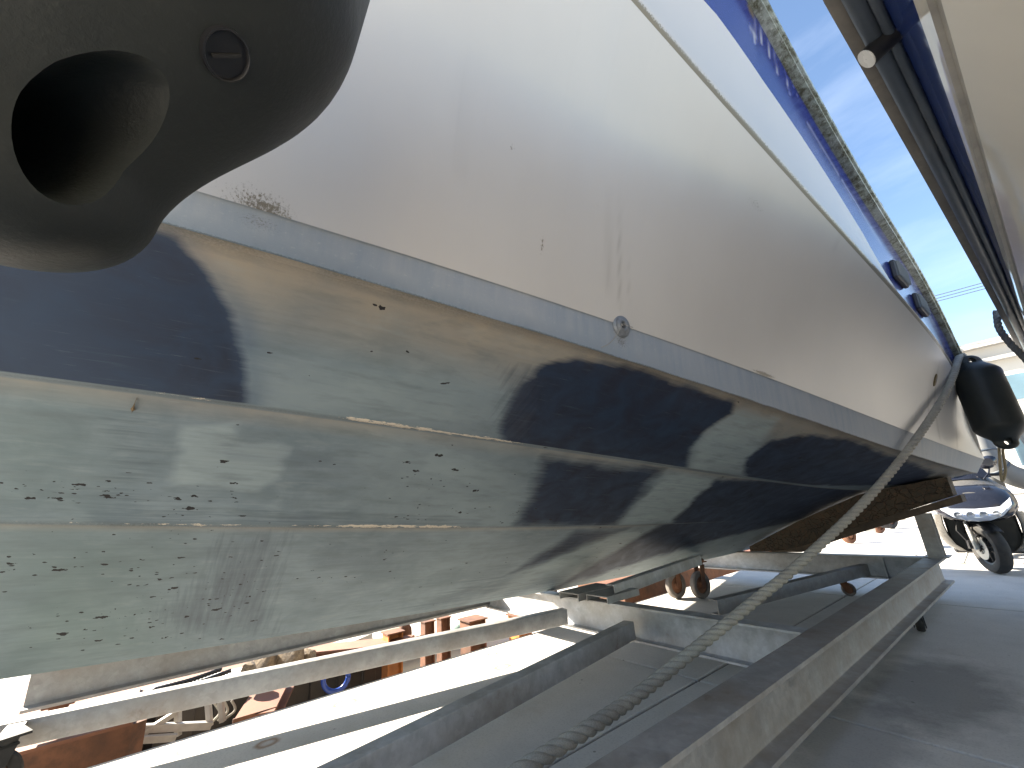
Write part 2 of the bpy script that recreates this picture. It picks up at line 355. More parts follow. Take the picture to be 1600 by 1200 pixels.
class Surf:
    """turns pixels into (Y, s) on a hull surface, and makes soft masks there"""
    def __init__(s, V, S):
        s.Y = V[..., 1].ravel(); s.S = S.ravel(); s.px, s.py, dd = proj(V.reshape(-1, 3)); s.px = np.where(dd > .05, s.px, 1e6)
    def at(s, px, py):
        i = np.argmin((s.px-px)**2+(s.py-py)**2); return s.Y[i], s.S[i]
    def poly(s, pts, feather=.03, wob=.03, freq=9, seed=0, streak=1.0):
        q = np.array([s.at(*p) for p in pts]); x = s.Y+(fbm(s.Y*freq, s.S*freq*streak, seed)-.5)*2*wob; y = s.S+(fbm(s.Y*freq, s.S*freq*streak, seed+5)-.5)*2*wob
        d2 = np.full(x.shape, 1e9); inside = np.zeros(x.shape, bool); n = len(q)
        for i in range(n):
            a = q[i]; c = q[(i+1) % n]; e = c-a; wx = x-a[0]; wy = y-a[1]; t = np.clip((wx*e[0]+wy*e[1])/max(e@e, 1e-9), 0, 1)
            d2 = np.minimum(d2, (wx-t*e[0])**2+(wy-t*e[1])**2)
            cond = ((a[1] > y) != (c[1] > y)) & (x < (c[0]-a[0])*(y-a[1])/(c[1]-a[1]+1e-12)+a[0]); inside ^= cond
        sd = np.sqrt(d2)*np.where(inside, 1, -1); f = np.clip(sd/feather*.5+.5, 0, 1); return f*f*(3-2*f)
    def blob(s, px, py, ry, rs):
        a, c = s.at(px, py); return np.exp(-((s.Y-a)/ry)**2-((s.S-c)/rs)**2)
def set_attr(o, name, val):
    a = o.data.attributes.new(name, 'FLOAT', 'POINT'); a.data.foreach_set('value', np.ascontiguousarray(np.clip(val, 0, 1), np.float32))
# --- paints
def bottom_paint():
    t = NT('worn_antifouling', .6, spec=.2); uv = t.co.outputs['UV']
    def sm(x, y): return t.mapping((x, y, 1), 'UV')
    big = t.noise(1.6, 5, .55, uv); mid = t.noise(7, 6, .6, uv, .6); smear = t.noise(1, 5, .6, t.mapping((5, 16, 1), 'UV', (0, 0, .5))); brush = t.noise(1, 6, .65, sm(3.5, 60)); bv = t.noise(1, 5, .6, sm(45, 3.0)); fine = t.noise(150, 3, .6, uv)
    c = t.mix(t.ramp(big, .35, .65), (.118, .155, .178), (.172, .217, .245))
    c = t.mix(t.ramp(mid, .4, .7, 0, .6), c, (.21, .255, .275))
    c = t.mix(t.ramp(brush, .45, .75, 0, .35), c, (.10, .125, .135))
    c = t.mix(t.math('MULTIPLY', t.attr('tan'), t.ramp(mid, .2, .7, .55, 1)), c, (.30, .255, .195))
    c = t.mix(t.math('MULTIPLY', t.attr('pale'), t.ramp(brush, .25, .6, .45, 1)), c, (.28, .34, .35))
    c = t.mix(t.math('MULTIPLY', t.attr('green'), .45), c, (.12, .17, .14))
    c = t.mix(t.ramp(smear, .5, .72, 0, .42), c, (.095, .115, .125)); c = t.mix(t.ramp(smear, .28, .42, .3, 0), c, (.255, .295, .295))
    # navy that has not worn off: soft edge broken up by brush marks
    dk = t.attr('dark'); e = t.math('ADD', dk, t.math('MULTIPLY', t.math('SUBTRACT', brush, .5), .55)); e = t.ramp(e, .25, .75)
    blue = t.mix(t.ramp(mid, .35, .7), (.015, .030, .062), (.013, .015, .030))
    scuff = t.math('MULTIPLY', t.ramp(brush, .57, .74, 0, .5), t.ramp(mid, .45, .62))
    blue = t.mix(scuff, blue, (.10, .14, .16))
    c = t.mix(t.math('MULTIPLY', e, .96), c, blue)
    vm = t.math('ADD', t.attr('vdark'), t.math('MULTIPLY', t.math('SUBTRACT', bv, .5), 1.3)); c = t.mix(t.ramp(vm, .4, .95, 0, .6), c, (.05, .058, .078))
    bd = t.attr('rim'); c = t.mix(t.math('MULTIPLY', bd, t.ramp(mid, .3, .7, .4, .9)), c, (.055, .09, .15))
    # horizontal dry-brush scrapes
    br2 = t.noise(1, 4, .7, sm(6, 190)); c = t.mix(t.math('MULTIPLY', t.ramp(br2, .66, .72, 0, .55), t.attr('scrape')), c, (.34, .38, .37))
    # flaked paint: black primer under it, cream filler on the rail edges
    c = t.mix(1.0, c, t.mix(t.attr('tone'), (.74, .74, .78), (1.26, 1.25, 1.22)), 'MULTIPLY')
    wn = t.n('ShaderNodeTexNoise'); wn.inputs['Scale'].default_value = 55; wn.inputs['Detail'].default_value = 4; t.l(uv, wn.inputs['Vector'])
    for sx_, sy_, amt in ((17, 34, 1.0), (38, 70, .8)):
        vv = t.mix(.9, sm(sx_, sy_), wn.outputs['Color'], 'ADD'); vo = t.n('ShaderNodeTexVoronoi'); vo.inputs['Scale'].default_value = 1.0; t.l(vv, vo.inputs['Vector'])
        sp_ = t.n('ShaderNodeSeparateColor'); t.l(vo.outputs['Color'], sp_.inputs['Color'])
        on_ = t.math('LESS_THAN', sp_.outputs['Red'], t.math('MULTIPLY', t.attr('chip'), amt)); rad = t.math('ADD', .08, t.math('MULTIPLY', sp_.outputs['Green'], .26))
        c = t.mix(t.math('MULTIPLY', on_, t.math('LESS_THAN', vo.outputs['Distance'], rad)), c, (.016, .015, .016))
    vo2 = t.noise(1, 5, .75, sm(20, 70)); ch2 = t.math('ADD', vo2, t.math('MULTIPLY', t.attr('edge'), .42)); c = t.mix(t.ramp(ch2, .83, .84), c, (.60, .53, .43))
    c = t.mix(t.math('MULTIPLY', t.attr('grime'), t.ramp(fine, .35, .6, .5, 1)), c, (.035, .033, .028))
    t.col(c); t.rough(t.ramp(mid, .3, .7, .58, .75)); t.bump(t.math('ADD', t.math('MULTIPLY', fine, .3), brush), .0015, .45); return t.m
def topside_paint(blue=False):
    t = NT('topside_gelcoat_'+('blue' if blue else 'white'), .16 if blue else .34, spec=.5); uv = t.co.outputs['UV']
    big = t.noise(1.2, 4, .5, uv); st = t.noise(1, 5, .65, t.mapping((30, .9, 1), 'UV')); fine = t.noise(130, 4, .7, uv); sp = t.noise(150, 4, .8, uv)
    if blue: c = t.mix(t.ramp(big, .3, .7), (.012, .022, .15), (.016, .03, .19))
    else:
        c = t.mix(t.ramp(big, .3, .7), (.54, .505, .465), (.61, .575, .53)); c = t.mix(t.ramp(st, .55, .8, 0, .10), c, (.50, .46, .41))
    g = t.math('ADD', t.attr('grime'), t.math('MULTIPLY', t.math('SUBTRACT', sp, .5), 1.5)); c = t.mix(t.ramp(g, .42, .62, 0, .85), c, (.12, .095, .05))
    c = t.mix(t.math('MULTIPLY', t.attr('streak'), t.ramp(st, .35, .6, .25, .8)), c, (.24, .215, .18))
    c = t.mix(t.math('MULTIPLY', t.attr('wax'), .8), c, (.6, .6, .62))
    t.col(c)
    t.rough(t.ramp(big, .3, .7, .12, .2) if blue else t.ramp(big, .3, .7, .28, .40)); t.bump(t.noise(2.2, 3, .5, uv), .004, .12); return t.m
def stripe_paint():
    t = NT('faded_blue_stripe', .6); uv = t.co.outputs['UV']; n = t.noise(60, 5, .7, uv); st = t.noise(1, 5, .6, t.mapping((22, 2.0, 1), 'UV')); big = t.noise(2, 4, .5, uv)
    c = t.mix(t.ramp(st, .3, .7), (.25, .295, .34), (.33, .35, .375)); c = t.mix(t.ramp(big, .4, .7, 0, .7), c, (.36, .37, .385)); c = t.mix(t.ramp(n, .58, .7, 0, .4), c, (.45, .46, .47))
    g = t.math('ADD', t.attr('grime'), t.math('MULTIPLY', t.math('SUBTRACT', t.noise(150, 4, .8, uv), .5), 1.4)); c = t.mix(t.ramp(g, .45, .75, 0, .9), c, (.075, .065, .045))
    c = t.mix(t.math('MULTIPLY', t.attr('lowblue'), t.ramp(st, .3, .65, .2, .85)), c, (.13, .19, .24))
    t.col(c); t.bump(n, .001, .5); return t.m
MAT['bottom'] = bottom_paint(); MAT['topside'] = topside_paint(); MAT['topblue'] = topside_paint(True); MAT['stripe'] = stripe_paint()
boat = empty('motorboat', (-2.8, 2.5, .36))
tag(boat, 'white motorboat on the cradle with worn navy and grey-green bottom paint', 'boat')
# --- bottom
def bottom_rows(Y, nC, nB, nA):
    k, s2, s1, c = keel(Y), strk2(Y), strk1(Y), chine(Y)
    fade = np.clip((4.2-Y)/1.6, 0, 1)[:, None]*np.clip((Y+5.5)/2, 0, 1)[:, None]; fd1 = np.clip((5.9-Y)/1.5, .15, 1)[:, None]*np.clip((Y+5.5)/2, 0, 1)[:, None]
    in2 = s2+np.array([-.030, -.014])*fade; in1 = s1+np.array([-.038, -.004])*fd1; inc = c+np.array([-.030, -.002])
    R = [seg(k, in2, nC, -.020), seg(in2, s2, 3, skip=True), seg(s2, in1, nB, -.012, skip=True), seg(in1, s1, 3, skip=True), seg(s1, inc, nA, .012, skip=True), seg(inc, c, 3, skip=True)]
    return np.concatenate(R)
Yd = dense_y(.0145); rows = bottom_rows(Yd, 96, 74, 58)
nC, nB, nA = 96, 74, 58
hb, V, S = grid_obj('hull_bottom', Yd, rows, MAT['bottom'], boat, 24)
sf = Surf(V, S); ks = rows.shape[0]; ri = np.broadcast_to(np.arange(ks)[:, None], V.shape[:2]).ravel()
iA0 = nC+1+3+nB+3; iB0 = nC+1+3
inA = (ri >= iA0).astype(float); inB = ((ri >= nC+3) & (ri < iA0-3)).astype(float); inC = (ri <= nC+1).astype(float)
D1 = sf.poly([(-60, 395), (100, 360), (200, 343), (272, 370), (330, 430), (368, 490), (383, 560), (382, 640), (200, 640), (-60, 600)], .035, .012, 6, 1)*inA
D2 = sf.poly([(850, 566), (900, 556), (985, 572), (1080, 604), (1145, 628), (1146, 645), (1105, 668), (1078, 700), (1066, 745), (780, 710), (782, 660), (806, 605)], .06, .02, 10, 2)*inA
D3 = sf.poly([(1160, 760), (1165, 715), (1205, 688), (1265, 678), (1335, 690), (1405, 716), (1460, 738), (1430, 772)], .07, .03, 10, 3)*inA
D4 = sf.poly([(850, 712), (1032, 735), (1006, 770), (962, 822), (800, 822), (835, 765)], .12, .05, 7, 4)*inB
D5 = sf.poly([(1120, 748), (1260, 752), (1480, 770), (1300, 880), (1000, 890), (1045, 822)], .10, .05, 7, 5)*inB
D6 = sf.poly([(1046, 812), (1300, 760), (1300, 900), (860, 940), (930, 880)], .12, .05, 7, 6)*inC
D7 = sf.poly([(905, 825), (985, 825), (930, 850), (850, 880), (780, 905), (850, 860)], .12, .05, 7, 7)*inC*.75
sc7 = sf.poly([(600, 960), (760, 900), (900, 880), (880, 925), (700, 965)], .2, .06, 6, 8)*inC*.45
blueL = sf.poly([(120, 640), (260, 640), (250, 770), (300, 815), (130, 815), (170, 720)], .25, .05, 6, 9)*inB*.42
low2 = sf.poly([(120, 785), (480, 790), (760, 805), (760, 830), (120, 830)], .05, .03, 8, 10)*inB*.35
dark = np.maximum.reduce([D1, D2, D3, D4*.9, D5*.95, D6*.92, D7, sc7, blueL, low2]); set_attr(hb, 'dark', dark)
vd = sf.poly([(330, 830), (455, 830), (440, 1000), (270, 1000), (230, 960), (300, 900)], .16, .05, 6, 11)*inC*.75
vd = np.maximum(vd, sf.poly([(310, 790), (380, 790), (470, 820), (300, 822)], .1, .05, 6, 12)*inB*.3)
vd = np.maximum(vd, sf.poly([(775, 570), (850, 565), (830, 690), (770, 690)], .08, .02, 6, 22)*inA*.7); set_attr(hb, 'vdark', vd)
rim = sf.poly([(190, 340), (280, 360), (345, 430), (392, 500), (402, 560), (400, 640), (300, 640), (150, 400)], .05, .012, 6, 1)*inA; set_attr(hb, 'rim', rim*(1-D1)*.9+sf.poly([(-60, 400), (150, 420), (190, 520), (230, 640), (-60, 640)], .35, .1, 5, 27)*inA*.55)
sA = (S.ravel()-S[iA0, 0])/(S[-1, 0]-S[iA0, 0])
tan = np.clip((sA-.45)/.45, 0, 1)*inA*np.clip((sf.Y+2)/1, 0, 1)
nearB = np.clip(1-(S[iA0-4, 0]-S.ravel())/.09, 0, 1)*inB; nearC = np.clip(1-(S[nC+1, 0]-S.ravel())/.035, 0, 1)*inC
tan = np.maximum(tan*.95, np.maximum(nearB*.75, nearC*.6)*(.55+.45*fbm(sf.Y*3, sf.S*3, 33))); set_attr(hb, 'tan', tan)
pale = sf.poly([(285, 665), (370, 660), (372, 690), (455, 700), (440, 745), (400, 770), (310, 755), (270, 760)], .02, .02, 12, 13)*inB*.75
pale = np.maximum(pale, sf.poly([(1048, 735), (1128, 750), (1050, 815), (965, 822), (1010, 770)], .06, .02, 9, 14)*inB)
pale = np.maximum(pale, sf.poly([(1150, 640), (1215, 655), (1190, 690), (1160, 740), (1075, 735), (1085, 700), (1110, 668)], .05, .02, 9, 15)*inA*.9)
pale = np.maximum(pale, sf.poly([(985, 826), (1046, 818), (900, 890), (760, 935), (830, 890)], .09, .03, 8, 16)*inC*.9)
pale = np.maximum(pale, sf.poly([(520, 560), (760, 590), (770, 690), (420, 640), (400, 580)], .15, .04, 6, 17)*inA*.4)
pale = np.maximum(pale, sf.poly([(600, 690), (800, 715), (790, 815), (560, 815)], .25, .04, 6, 24)*inB*.45)
set_attr(hb, 'pale', pale)
set_attr(hb, 'green', np.clip(sf.poly([(-50, 820), (260, 840), (230, 1040), (-50, 1080)], .3, .08, 4, 18)*inC*.8+sf.poly([(-50, 620), (130, 650), (120, 800), (-50, 800)], .3, .08, 4, 19)*inB*.6, 0, 1))
chip = sf.blob(150, 765, .42, .05)*.75+sf.blob(285, 800, .09, .03)*.8+sf.blob(650, 812, .07, .02)*1.3+sf.blob(350, 725, .03, .015)*.9+sf.blob(690, 750, .22, .08)*.32+sf.blob(720, 795, .22, .035)*.45+sf.blob(100, 880, .5, .2)*.10+sf.blob(300, 930, .35, .2)*.22+sf.blob(190, 985, .3, .12)*.2+sf.blob(265, 845, .12, .05)*.35+sf.blob(1110, 785, .4, .06)*.2+sf.blob(560, 880, .3, .2)*.05+.012
tone = np.full(len(sf.Y), .5); rr_ = np.random.default_rng(23)
for q in range(150):
    y0 = rr_.uniform(-.9, 5.5); s0 = rr_.uniform(0, S[-1, 0]); ly = rr_.uniform(.08, .45); ls = rr_.uniform(.03, .14); tl_ = rr_.uniform(-.35, .35); pan = (inA, inB, inC)[rr_.integers(3)]
    yy = sf.Y-y0; ss = sf.S-s0-tl_*yy+(fbm(sf.Y*26, sf.S*26, q)-.5)*.03; yy = yy+(fbm(sf.Y*5, sf.S*90, q+3)-.5)*.12
    m_ = np.clip((ly-np.abs(yy))/.02, 0, 1)*np.clip((ls-np.abs(ss))/.012, 0, 1); tone = tone+m_*pan*rr_.uniform(-.22, .22)
tone += (fbm(sf.Y*2.2, sf.S*2.2, 77)-.5)*.5; set_attr(hb, 'tone', tone)
set_attr(hb, 'chip', chip*(1-inA)+.004*inA)
edge1 = np.exp(-((ri-(iA0-1.0))/1.6)**2)*(sf.blob(640, 668, .16, 1)*1.0+sf.blob(760, 685, .22, 1)*.95+sf.blob(300, 620, .12, 1)*.6+sf.blob(560, 655, .1, 1)*.8+.12)
edge2 = np.exp(-((ri-(nC+3.0))/1.6)**2)*(sf.blob(590, 820, .20, 1)*1.1+sf.blob(690, 823, .14, 1)*1.0+sf.blob(300, 818, .5, 1)*.55+.25)
set_attr(hb, 'edge', np.maximum(edge1, edge2))
set_attr(hb, 'scrape', np.clip(dark*.6+nearB*.8+sf.poly([(300, 780), (480, 770), (480, 815), (300, 815)], .1, .03, 6, 20)*inB, 0, 1))
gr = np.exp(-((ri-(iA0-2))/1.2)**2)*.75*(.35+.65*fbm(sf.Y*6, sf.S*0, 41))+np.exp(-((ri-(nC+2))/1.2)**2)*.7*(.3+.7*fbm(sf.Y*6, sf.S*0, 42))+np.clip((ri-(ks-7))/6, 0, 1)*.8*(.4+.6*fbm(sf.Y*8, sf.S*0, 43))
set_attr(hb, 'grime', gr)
Yc_ = dense_y(.2, YB+.2)
h2, _, _ = grid_obj('hull_bottom', Yc_, bottom_rows(Yc_, 8, 6, 5), MAT['bottom'], boat, 24, mirror=True)
# --- boot stripe, topsides
def stripe_rows(Y, n): c, b_ = chine(Y), boot(Y); return seg(c+np.array([.004, -.006]), b_, n)
rs = stripe_rows(Yd, 16); st, V2, S2 = grid_obj('boot_stripe', Yd, rs, MAT['stripe'], boat); s2f = Surf(V2, S2)
r2 = np.broadcast_to(np.linspace(0, 1, 17)[:, None], V2.shape[:2]).ravel()
g2 = s2f.blob(405, 345, .07, .06)*.5+s2f.blob(970, 535, .05, .05)*.6+np.clip((.10-r2)/.10, 0, 1)*(.55+.5*fbm(s2f.Y*7, r2*0, 51))+s2f.blob(1205, 590, .10, .02)*.6+s2f.blob(1500, 705, .1, .03)*.6
set_attr(st, 'grime', g2); set_attr(st, 'lowblue', np.clip((.45-r2)/.45, 0, 1)*np.clip((2.2-s2f.Y)/1.5, 0, 1)*.9)
def top_rows(Y, n1, n2, n3):
    b_, g, bl, r = boot(Y), groove(Y), bluel(Y), rail(Y)+np.array([-.055, -.05])
    tb = g+(r-g)*.06; mk = np.clip((Y-3.0)/1.0, 0, 1)[:, None]; bl = bl*(1-mk)+tb*mk
    f = (bl[:, 1]-g[:, 1])/np.maximum(r[:, 1]-g[:, 1], .02); f = np.clip(f, .06, .85)[:, None]; bl2 = g+(r-g)*f
    gu = g+np.array([.008, .030]); gi = g+np.array([-.010, .006]); gl = g+np.array([.001, -.022])
    A = np.concatenate([seg(b_+np.array([.0035, -.004]), gl, n1, -.035), seg(gl, gi, 2, skip=True), seg(gi, gu, 2, skip=True), seg(gu, bl2, n2, -.006, skip=True)])
    return A, seg(bl2, r, n3, -.004)
Yt = dense_y(.016); A, B_ = top_rows(Yt, 84, 22, 16)
tp, V3, S3 = grid_obj('topside', Yt, A, MAT['topside'], boat, 40); s3 = Surf(V3, S3)
r3 = np.broadcast_to(np.arange(A.shape[0])[:, None], V3.shape[:2]).ravel()
gm = s3.blob(385, 312, .09, .04)*.42+s3.blob(430, 332, .06, .025)*.36+s3.blob(1185, 215, .12, .006)*.55+s3.blob(1160, 190, .06, .005)*.5+s3.blob(1178, 320, .10, .03)*.42+s3.blob(1195, 585, .14, .012)*.8+s3.blob(848, 385, .010, .03)*.6+s3.blob(803, 231, .012, .012)*.6+s3.blob(935, 325, .03, .02)*.35
gm += np.exp(-((r3-86.0)/1.9)**2)*(.95+.3*fbm(s3.Y*5, s3.S*0, 61)); set_attr(tp, 'grime', gm)
def drip(s, px, py0, py1, wd=.012, amp=.8):
    y0, a = s.at(px, py0); y1, c = s.at(px, py1); lo, hi = min(a, c), max(a, c); m = np.clip((s.S-lo)/.04, 0, 1)*np.clip((hi-s.S)/.15, 0, 1)
    return np.exp(-((s.Y-(y0+(y1-y0)*(s.S-a)/(c-a+1e-6)))/wd)**2)*m*amp
dr = sum(drip(s3, x, a, c_, wd, am) for x, a, c_, wd, am in [(968, 300, 490, .008, .5), (950, 280, 470, .02, .25), (985, 380, 480, .006, .4), (1470, 560, 690, .02, .8), (1495, 620, 705, .02, .7), (1452, 600, 660, .012, .5), (1300, 300, 400, .02, .25), (720, 60, 300, .03, .12)])
set_attr(tp, 'streak', dr); set_attr(tp, 'wax', np.zeros(len(r3)))
tb_, V4, S4 = grid_obj('blue_sheer_band', Yt, B_, MAT['topblue'], boat); s4 = Surf(V4, S4)
wx = sum(drip(s4, x, y0, y1, .006, .9) for x, y0, y1 in [(1178, 25, 70), (1190, 35, 75), (1203, 55, 95), (1215, 75, 120), (1233, 100, 150), (1250, 110, 160)]); rr4 = np.broadcast_to(np.linspace(0, 1, 17)[:, None], V4.shape[:2]).ravel()
wx = wx+np.exp(-((rr4-.62)/.05)**2)*.35*(fbm(s4.Y*4, s4.Y*0, 71) > .45); set_attr(tb_, 'wax', wx); set_attr(tb_, 'grime', s4.blob(1172, 15, .05, .06)*.8); set_attr(tb_, 'streak', np.zeros(len(rr4)))
Am, Bm = top_rows(Yc_, 8, 4, 3)
for nm, rw, mt in (('boot_stripe', stripe_rows(Yc_, 2), MAT['stripe']), ('topside', Am, MAT['topside']), ('blue_sheer_band', Bm, MAT['topblue'])): grid_obj(nm, Yc_, rw, mt, boat, 40, mirror=True)
# --- rub rail: corroded alloy section bolted along the sheer
t = NT('corroded_alloy', .5, .55); n1 = t.noise(28, 7, .75); n2 = t.noise(5, 4, .5); n3 = t.noise(90, 3, .6)
c = t.mix(t.ramp(n1, .42, .6), (.33, .36, .31), (.10, .095, .06)); c = t.mix(t.ramp(n2, .5, .7, 0, .7), c, (.40, .43, .42)); c = t.mix(t.ramp(n3, .6, .7, 0, .6), c, (.62, .62, .56)); t.col(c).rough(t.ramp(n1, .4, .6, .35, .75)); t.bump(n1, .004, .8); MAT['corroded'] = t.m
prof = [(0, 0), (.004, -.012), (0, -.026), (-.012, -.030), (-.014, -.050), (-.060, -.060), (-.075, -.055), (-.075, .008), (-.01, .012)]
Yr = np.concatenate([np.arange(YB, -1, .2), np.arange(-1, YS, .03), [YS]]); rl = rail(Yr)
for side in (1, -1):
    rings = []
    for y, (x, z) in zip(Yr, rl):
        kx = keel(np.array([y]))[0, 0]
        rings.append([((x+dx) if side > 0 else 2*kx-(x+dx), y, z+dz) for dx, dz in prof])
    MB().loft(rings).build('rub_rail', MAT['corroded'], boat, auto=30)
# --- transom and deck
def ring(Y0):
    Y1 = np.array([Y0]); pts = [keel(Y1)[0], strk2(Y1)[0], strk1(Y1)[0], chine(Y1)[0], boot(Y1)[0], groove(Y1)[0], rail(Y1)[0]+[-.055, -.05]]
    kx = pts[0][0]; return [(p[0], Y0, p[1]) for p in pts]+[(2*kx-p[0], Y0, p[1]) for p in pts[::-1]]
rg = ring(YS); mesh('transom', rg, [tuple(range(len(rg)))], MAT['white_gel'], boat)
Y5 = np.linspace(YB, YS, 40); rz = rail(Y5); kx = keel(Y5)[:, 0]; V_ = []; F_ = []
for i in range(40): V_ += [(rz[i, 0]-.06, Y5[i], rz[i, 1]-.03), (kx[i], Y5[i], rz[i, 1]+.02), (2*kx[i]-rz[i, 0]+.06, Y5[i], rz[i, 1]-.03)]
for i in range(39): F_ += [(3*i, 3*i+1, 3*i+4, 3*i+3), (3*i+1, 3*i+2, 3*i+5, 3*i+4)]
mesh('deck', V_, F_, MAT['white_gel'], boat, True)
# --- fittings on the side
def on(V, px, py):
    """point and outward normal of a hull surface under a pixel"""
    ax, ay, dd = proj(V); i, j = np.unravel_index(np.argmin((ax-px)**2+(ay-py)**2+np.where(dd > 0, 0, 1e9)), ax.shape); i = min(max(i, 1), V.shape[0]-2); j = min(max(j, 1), V.shape[1]-2)
    n = np.cross(V[i+1, j]-V[i-1, j], V[i, j+1]-V[i, j-1]); n = n/np.linalg.norm(n); n = n if n[0] > 0 else -n; return Vector(V[i, j]), Vector(n)
p, n = on(V2, 970, 503); Mx = basis(n, (0, 1, 0), p)
o = MB().lathe([(.046, -.004), (.046, .006), (.040, .013), (.030, .015), (.026, .019), (.018, .020), (.013, .016), (.012, -.03), (.001, -.03)], Mx, 36).build('through_hull_fitting', simple('oxidised_bronze', (.25, .26, .27), .5, .5, var=.35, scale=40, dirt=(.12, .1, .07)), boat, auto=35)
MB().lathe([(.0, -.0), (.0118, -.001)], basis(n, (0, 1, 0), p+n*.004), 20).build('drain_hole', MAT['black'], o)
th = []
for a_, c_ in ((938, 543), (950, 536), (958, 524), (966, 508), (974, 500), (984, 501)):
    q_, m_ = on(V2, a_, c_); th.append(q_+m_*(.004 if a_ < 955 else .024))
MB().tube(smooth_path(th, 24), .0012, 6).build('thread', MAT['rope'], o, smooth=True)
for k_, (a, c_, wd) in enumerate(((1400, 430, .115), (1433, 478, .115))):       # louvred engine-room vents
    p, n = on(V3 if False else V4, a, c_); up = Vector((0, -.0, 1)); up = (up-n*up.dot(n)).normalized(); al = up.cross(n)
    Mv = Matrix((al, up, n)).transposed()
    v = MB().box(p+n*.016, (.30, .125, .032), Mv, .008).build('vent', simple('vent_grey', (.05, .05, .055), .5), boat)
    for q_ in range(9): MB().box(p+n*.038+al*(-.125+q_*.03125), (.009, .105, .014), Mv @ Matrix.Rotation(.5, 3, 'Y')).build('louvre', MAT['hypalon'], v)
p, n = on(V3, 1460, 594); Mx = basis(n, (0, .2, 1), p)
fr = []
for z_, s_ in ((0, 1), (.006, 1), (.010, .8)):
    fr.append([Mx @ Vector((.055*s_*math.cos(a), .026*s_*math.sin(a), z_)) for a in np.linspace(0, 2*math.pi, 20, endpoint=False)])
e_ = MB().loft(fr).build('exhaust_flange', simple('old_brass', (.16, .12, .06), .5, .6, var=.4, scale=50), boat, auto=30)
MB().lathe([(0, 0), (.014, 0)], basis(n, (0, 1, 0), p+n*.0112), 16).build('outlet_hole', MAT['black'], e_)
# --- rod holder and mooring bitt on the side deck
p = P(1458, 480, Y=4.3); zz = rail(np.array([4.3]))[0]
MB().tube([(zz[0]-.12, 4.3, zz[1]-.02), (zz[0]-.12, 4.32, zz[1]+.30)], .035, 16).build('rod_holder', MAT['chrome'], boat, auto=40)
zz = rail(np.array([3.45]))[0]
MB().lathe([(.10, 0), (.10, .09), (.085, .14), (.05, .17), (.001, .175)], Matrix.Translation((zz[0]-.10, 3.45, zz[1]-.025)), 24).build('deck_vent_cowl', simple('grey_cowl', (.2, .2, .2), .5), boat, auto=40)

lp, ln_ = on(V, 213, 638); Ml = basis(ln_, (0, .15, 1), lp)
lf = MB().loft([[Ml @ Vector((x_, y_*w_, .002+z_+.006*math.sin(x_*80))) for y_, z_ in ((-1, .001), (0, .004), (1, .001), (0, -.001))] for x_, w_ in ((-.022, .0004), (-.012, .004), (0, .0055), (.012, .003), (.03, .0006), (.05, .0004))]).build('dead_leaf', simple('dry_leaf', (.14, .09, .04), .9, var=.5, scale=90)); tag(lf, 'dried brown leaf scrap stuck on the grey-green hull below the upper strake', 'leaf')
# ------------------------------------------------------------------ the boat cradle: steel sections on castors
def ibeam(h, w_, tf, tw, r=.010):
    a = w_/2; b_ = tw/2
    half = [(a, 0), (a, tf), (b_+r, tf), (b_+r*.3, tf+r*.3), (b_, tf+r), (b_, h-tf-r), (b_+r*.3, h-tf-r*.3), (b_+r, h-tf), (a, h-tf), (a, h)]
    return half+[(-x, z) for x, z in half[::-1]]
def csect(h, w_, t_, r=.006):                 # web on the +side, flanges to the -side, outer corner rounded
    return [(0, r), (r, 0)][::-1][:0]+[(-w_, 0), (-r, 0), (-r*.3, r*.3), (0, r), (0, h-r), (-r*.3, h-r*.3), (-r, h), (-w_, h), (-w_, h-t_), (-t_, h-t_), (-t_, t_), (-w_, t_)]
cradle = empty('boat_cradle', (-2.3, 2.5, .14))
tag(cradle, 'galvanised steel boat cradle of beams and braces on castor wheels under the white motorboat', 'boat cradle')
MB().extrude(ibeam(.212, .135, .016, .011, .014), (-.895, -1.0, .14), (-.895, 5.62, .14)).build('side_beam', MAT['beam'], cradle, auto=28)
MB().extrude(ibeam(.212, .135, .016, .011, .02), (-3.765, -.52, .155), (-3.765, 5.62, .155)).build('side_beam', MAT['galv_dark'], cradle, auto=28)
for y0 in (-.86, 2.52, 5.60):
    MB().extrude(ibeam(.209, .10 if y0 < 5 else .12, .012, .008, .018), (-3.70 if y0 > 0 else -3.60, y0, .143), (-.966, y0, .143)).build('cross_beam', MAT['galv'], cradle, auto=28)
# stiffener gusset where the rear cross beam meets the side beam
MB().box((-1.28, 5.567, .2475), (.012, .045, .17)).build('gusset', MAT['galv'], cradle)
def brace(name, A, B, h=.105, w_=.07, mat='galv_dark'):
    return MB().extrude(csect(h, w_, .008), A, B).build(name, MAT[mat], cradle, auto=40)
brace('brace', (-3.16, -.52, .150), (-2.585, 2.469, .160))
brace('brace', (-1.56, -.1, .150), (-1.965, 2.469, .160), mat='galv')
A = P(1120, 938, Z=.265); B = P(1362, 880, Z=.265); brace('brace', (A[0], A[1], .16), (B[0], B[1], .16), mat='galv_dark')
A = P(960, 917, Z=.44); B = P(1095, 870, Z=.44); A = (A[0], A[1], .364); B = (B[0], B[1], .364); brace('brace', A, B, h=.09, mat='galv')
# keel pads
def pad(x, y, sx, sy, z=.353, h=.05):
    b_ = MB(); b_.box((x, y, z+h-.004), (sx, sy, .008)).box((x-sx/2+.004, y, z+h/2-.004), (.008, sy, h-.008)).box((x+sx/2-.004, y, z+h/2-.004), (.008, sy, h-.008)); return b_.build('keel_pad', MAT['galv_dark'], cradle)
pad(-2.47, 2.60, .20, .42); pad(-2.24, 2.62, .20, .36, h=.045)
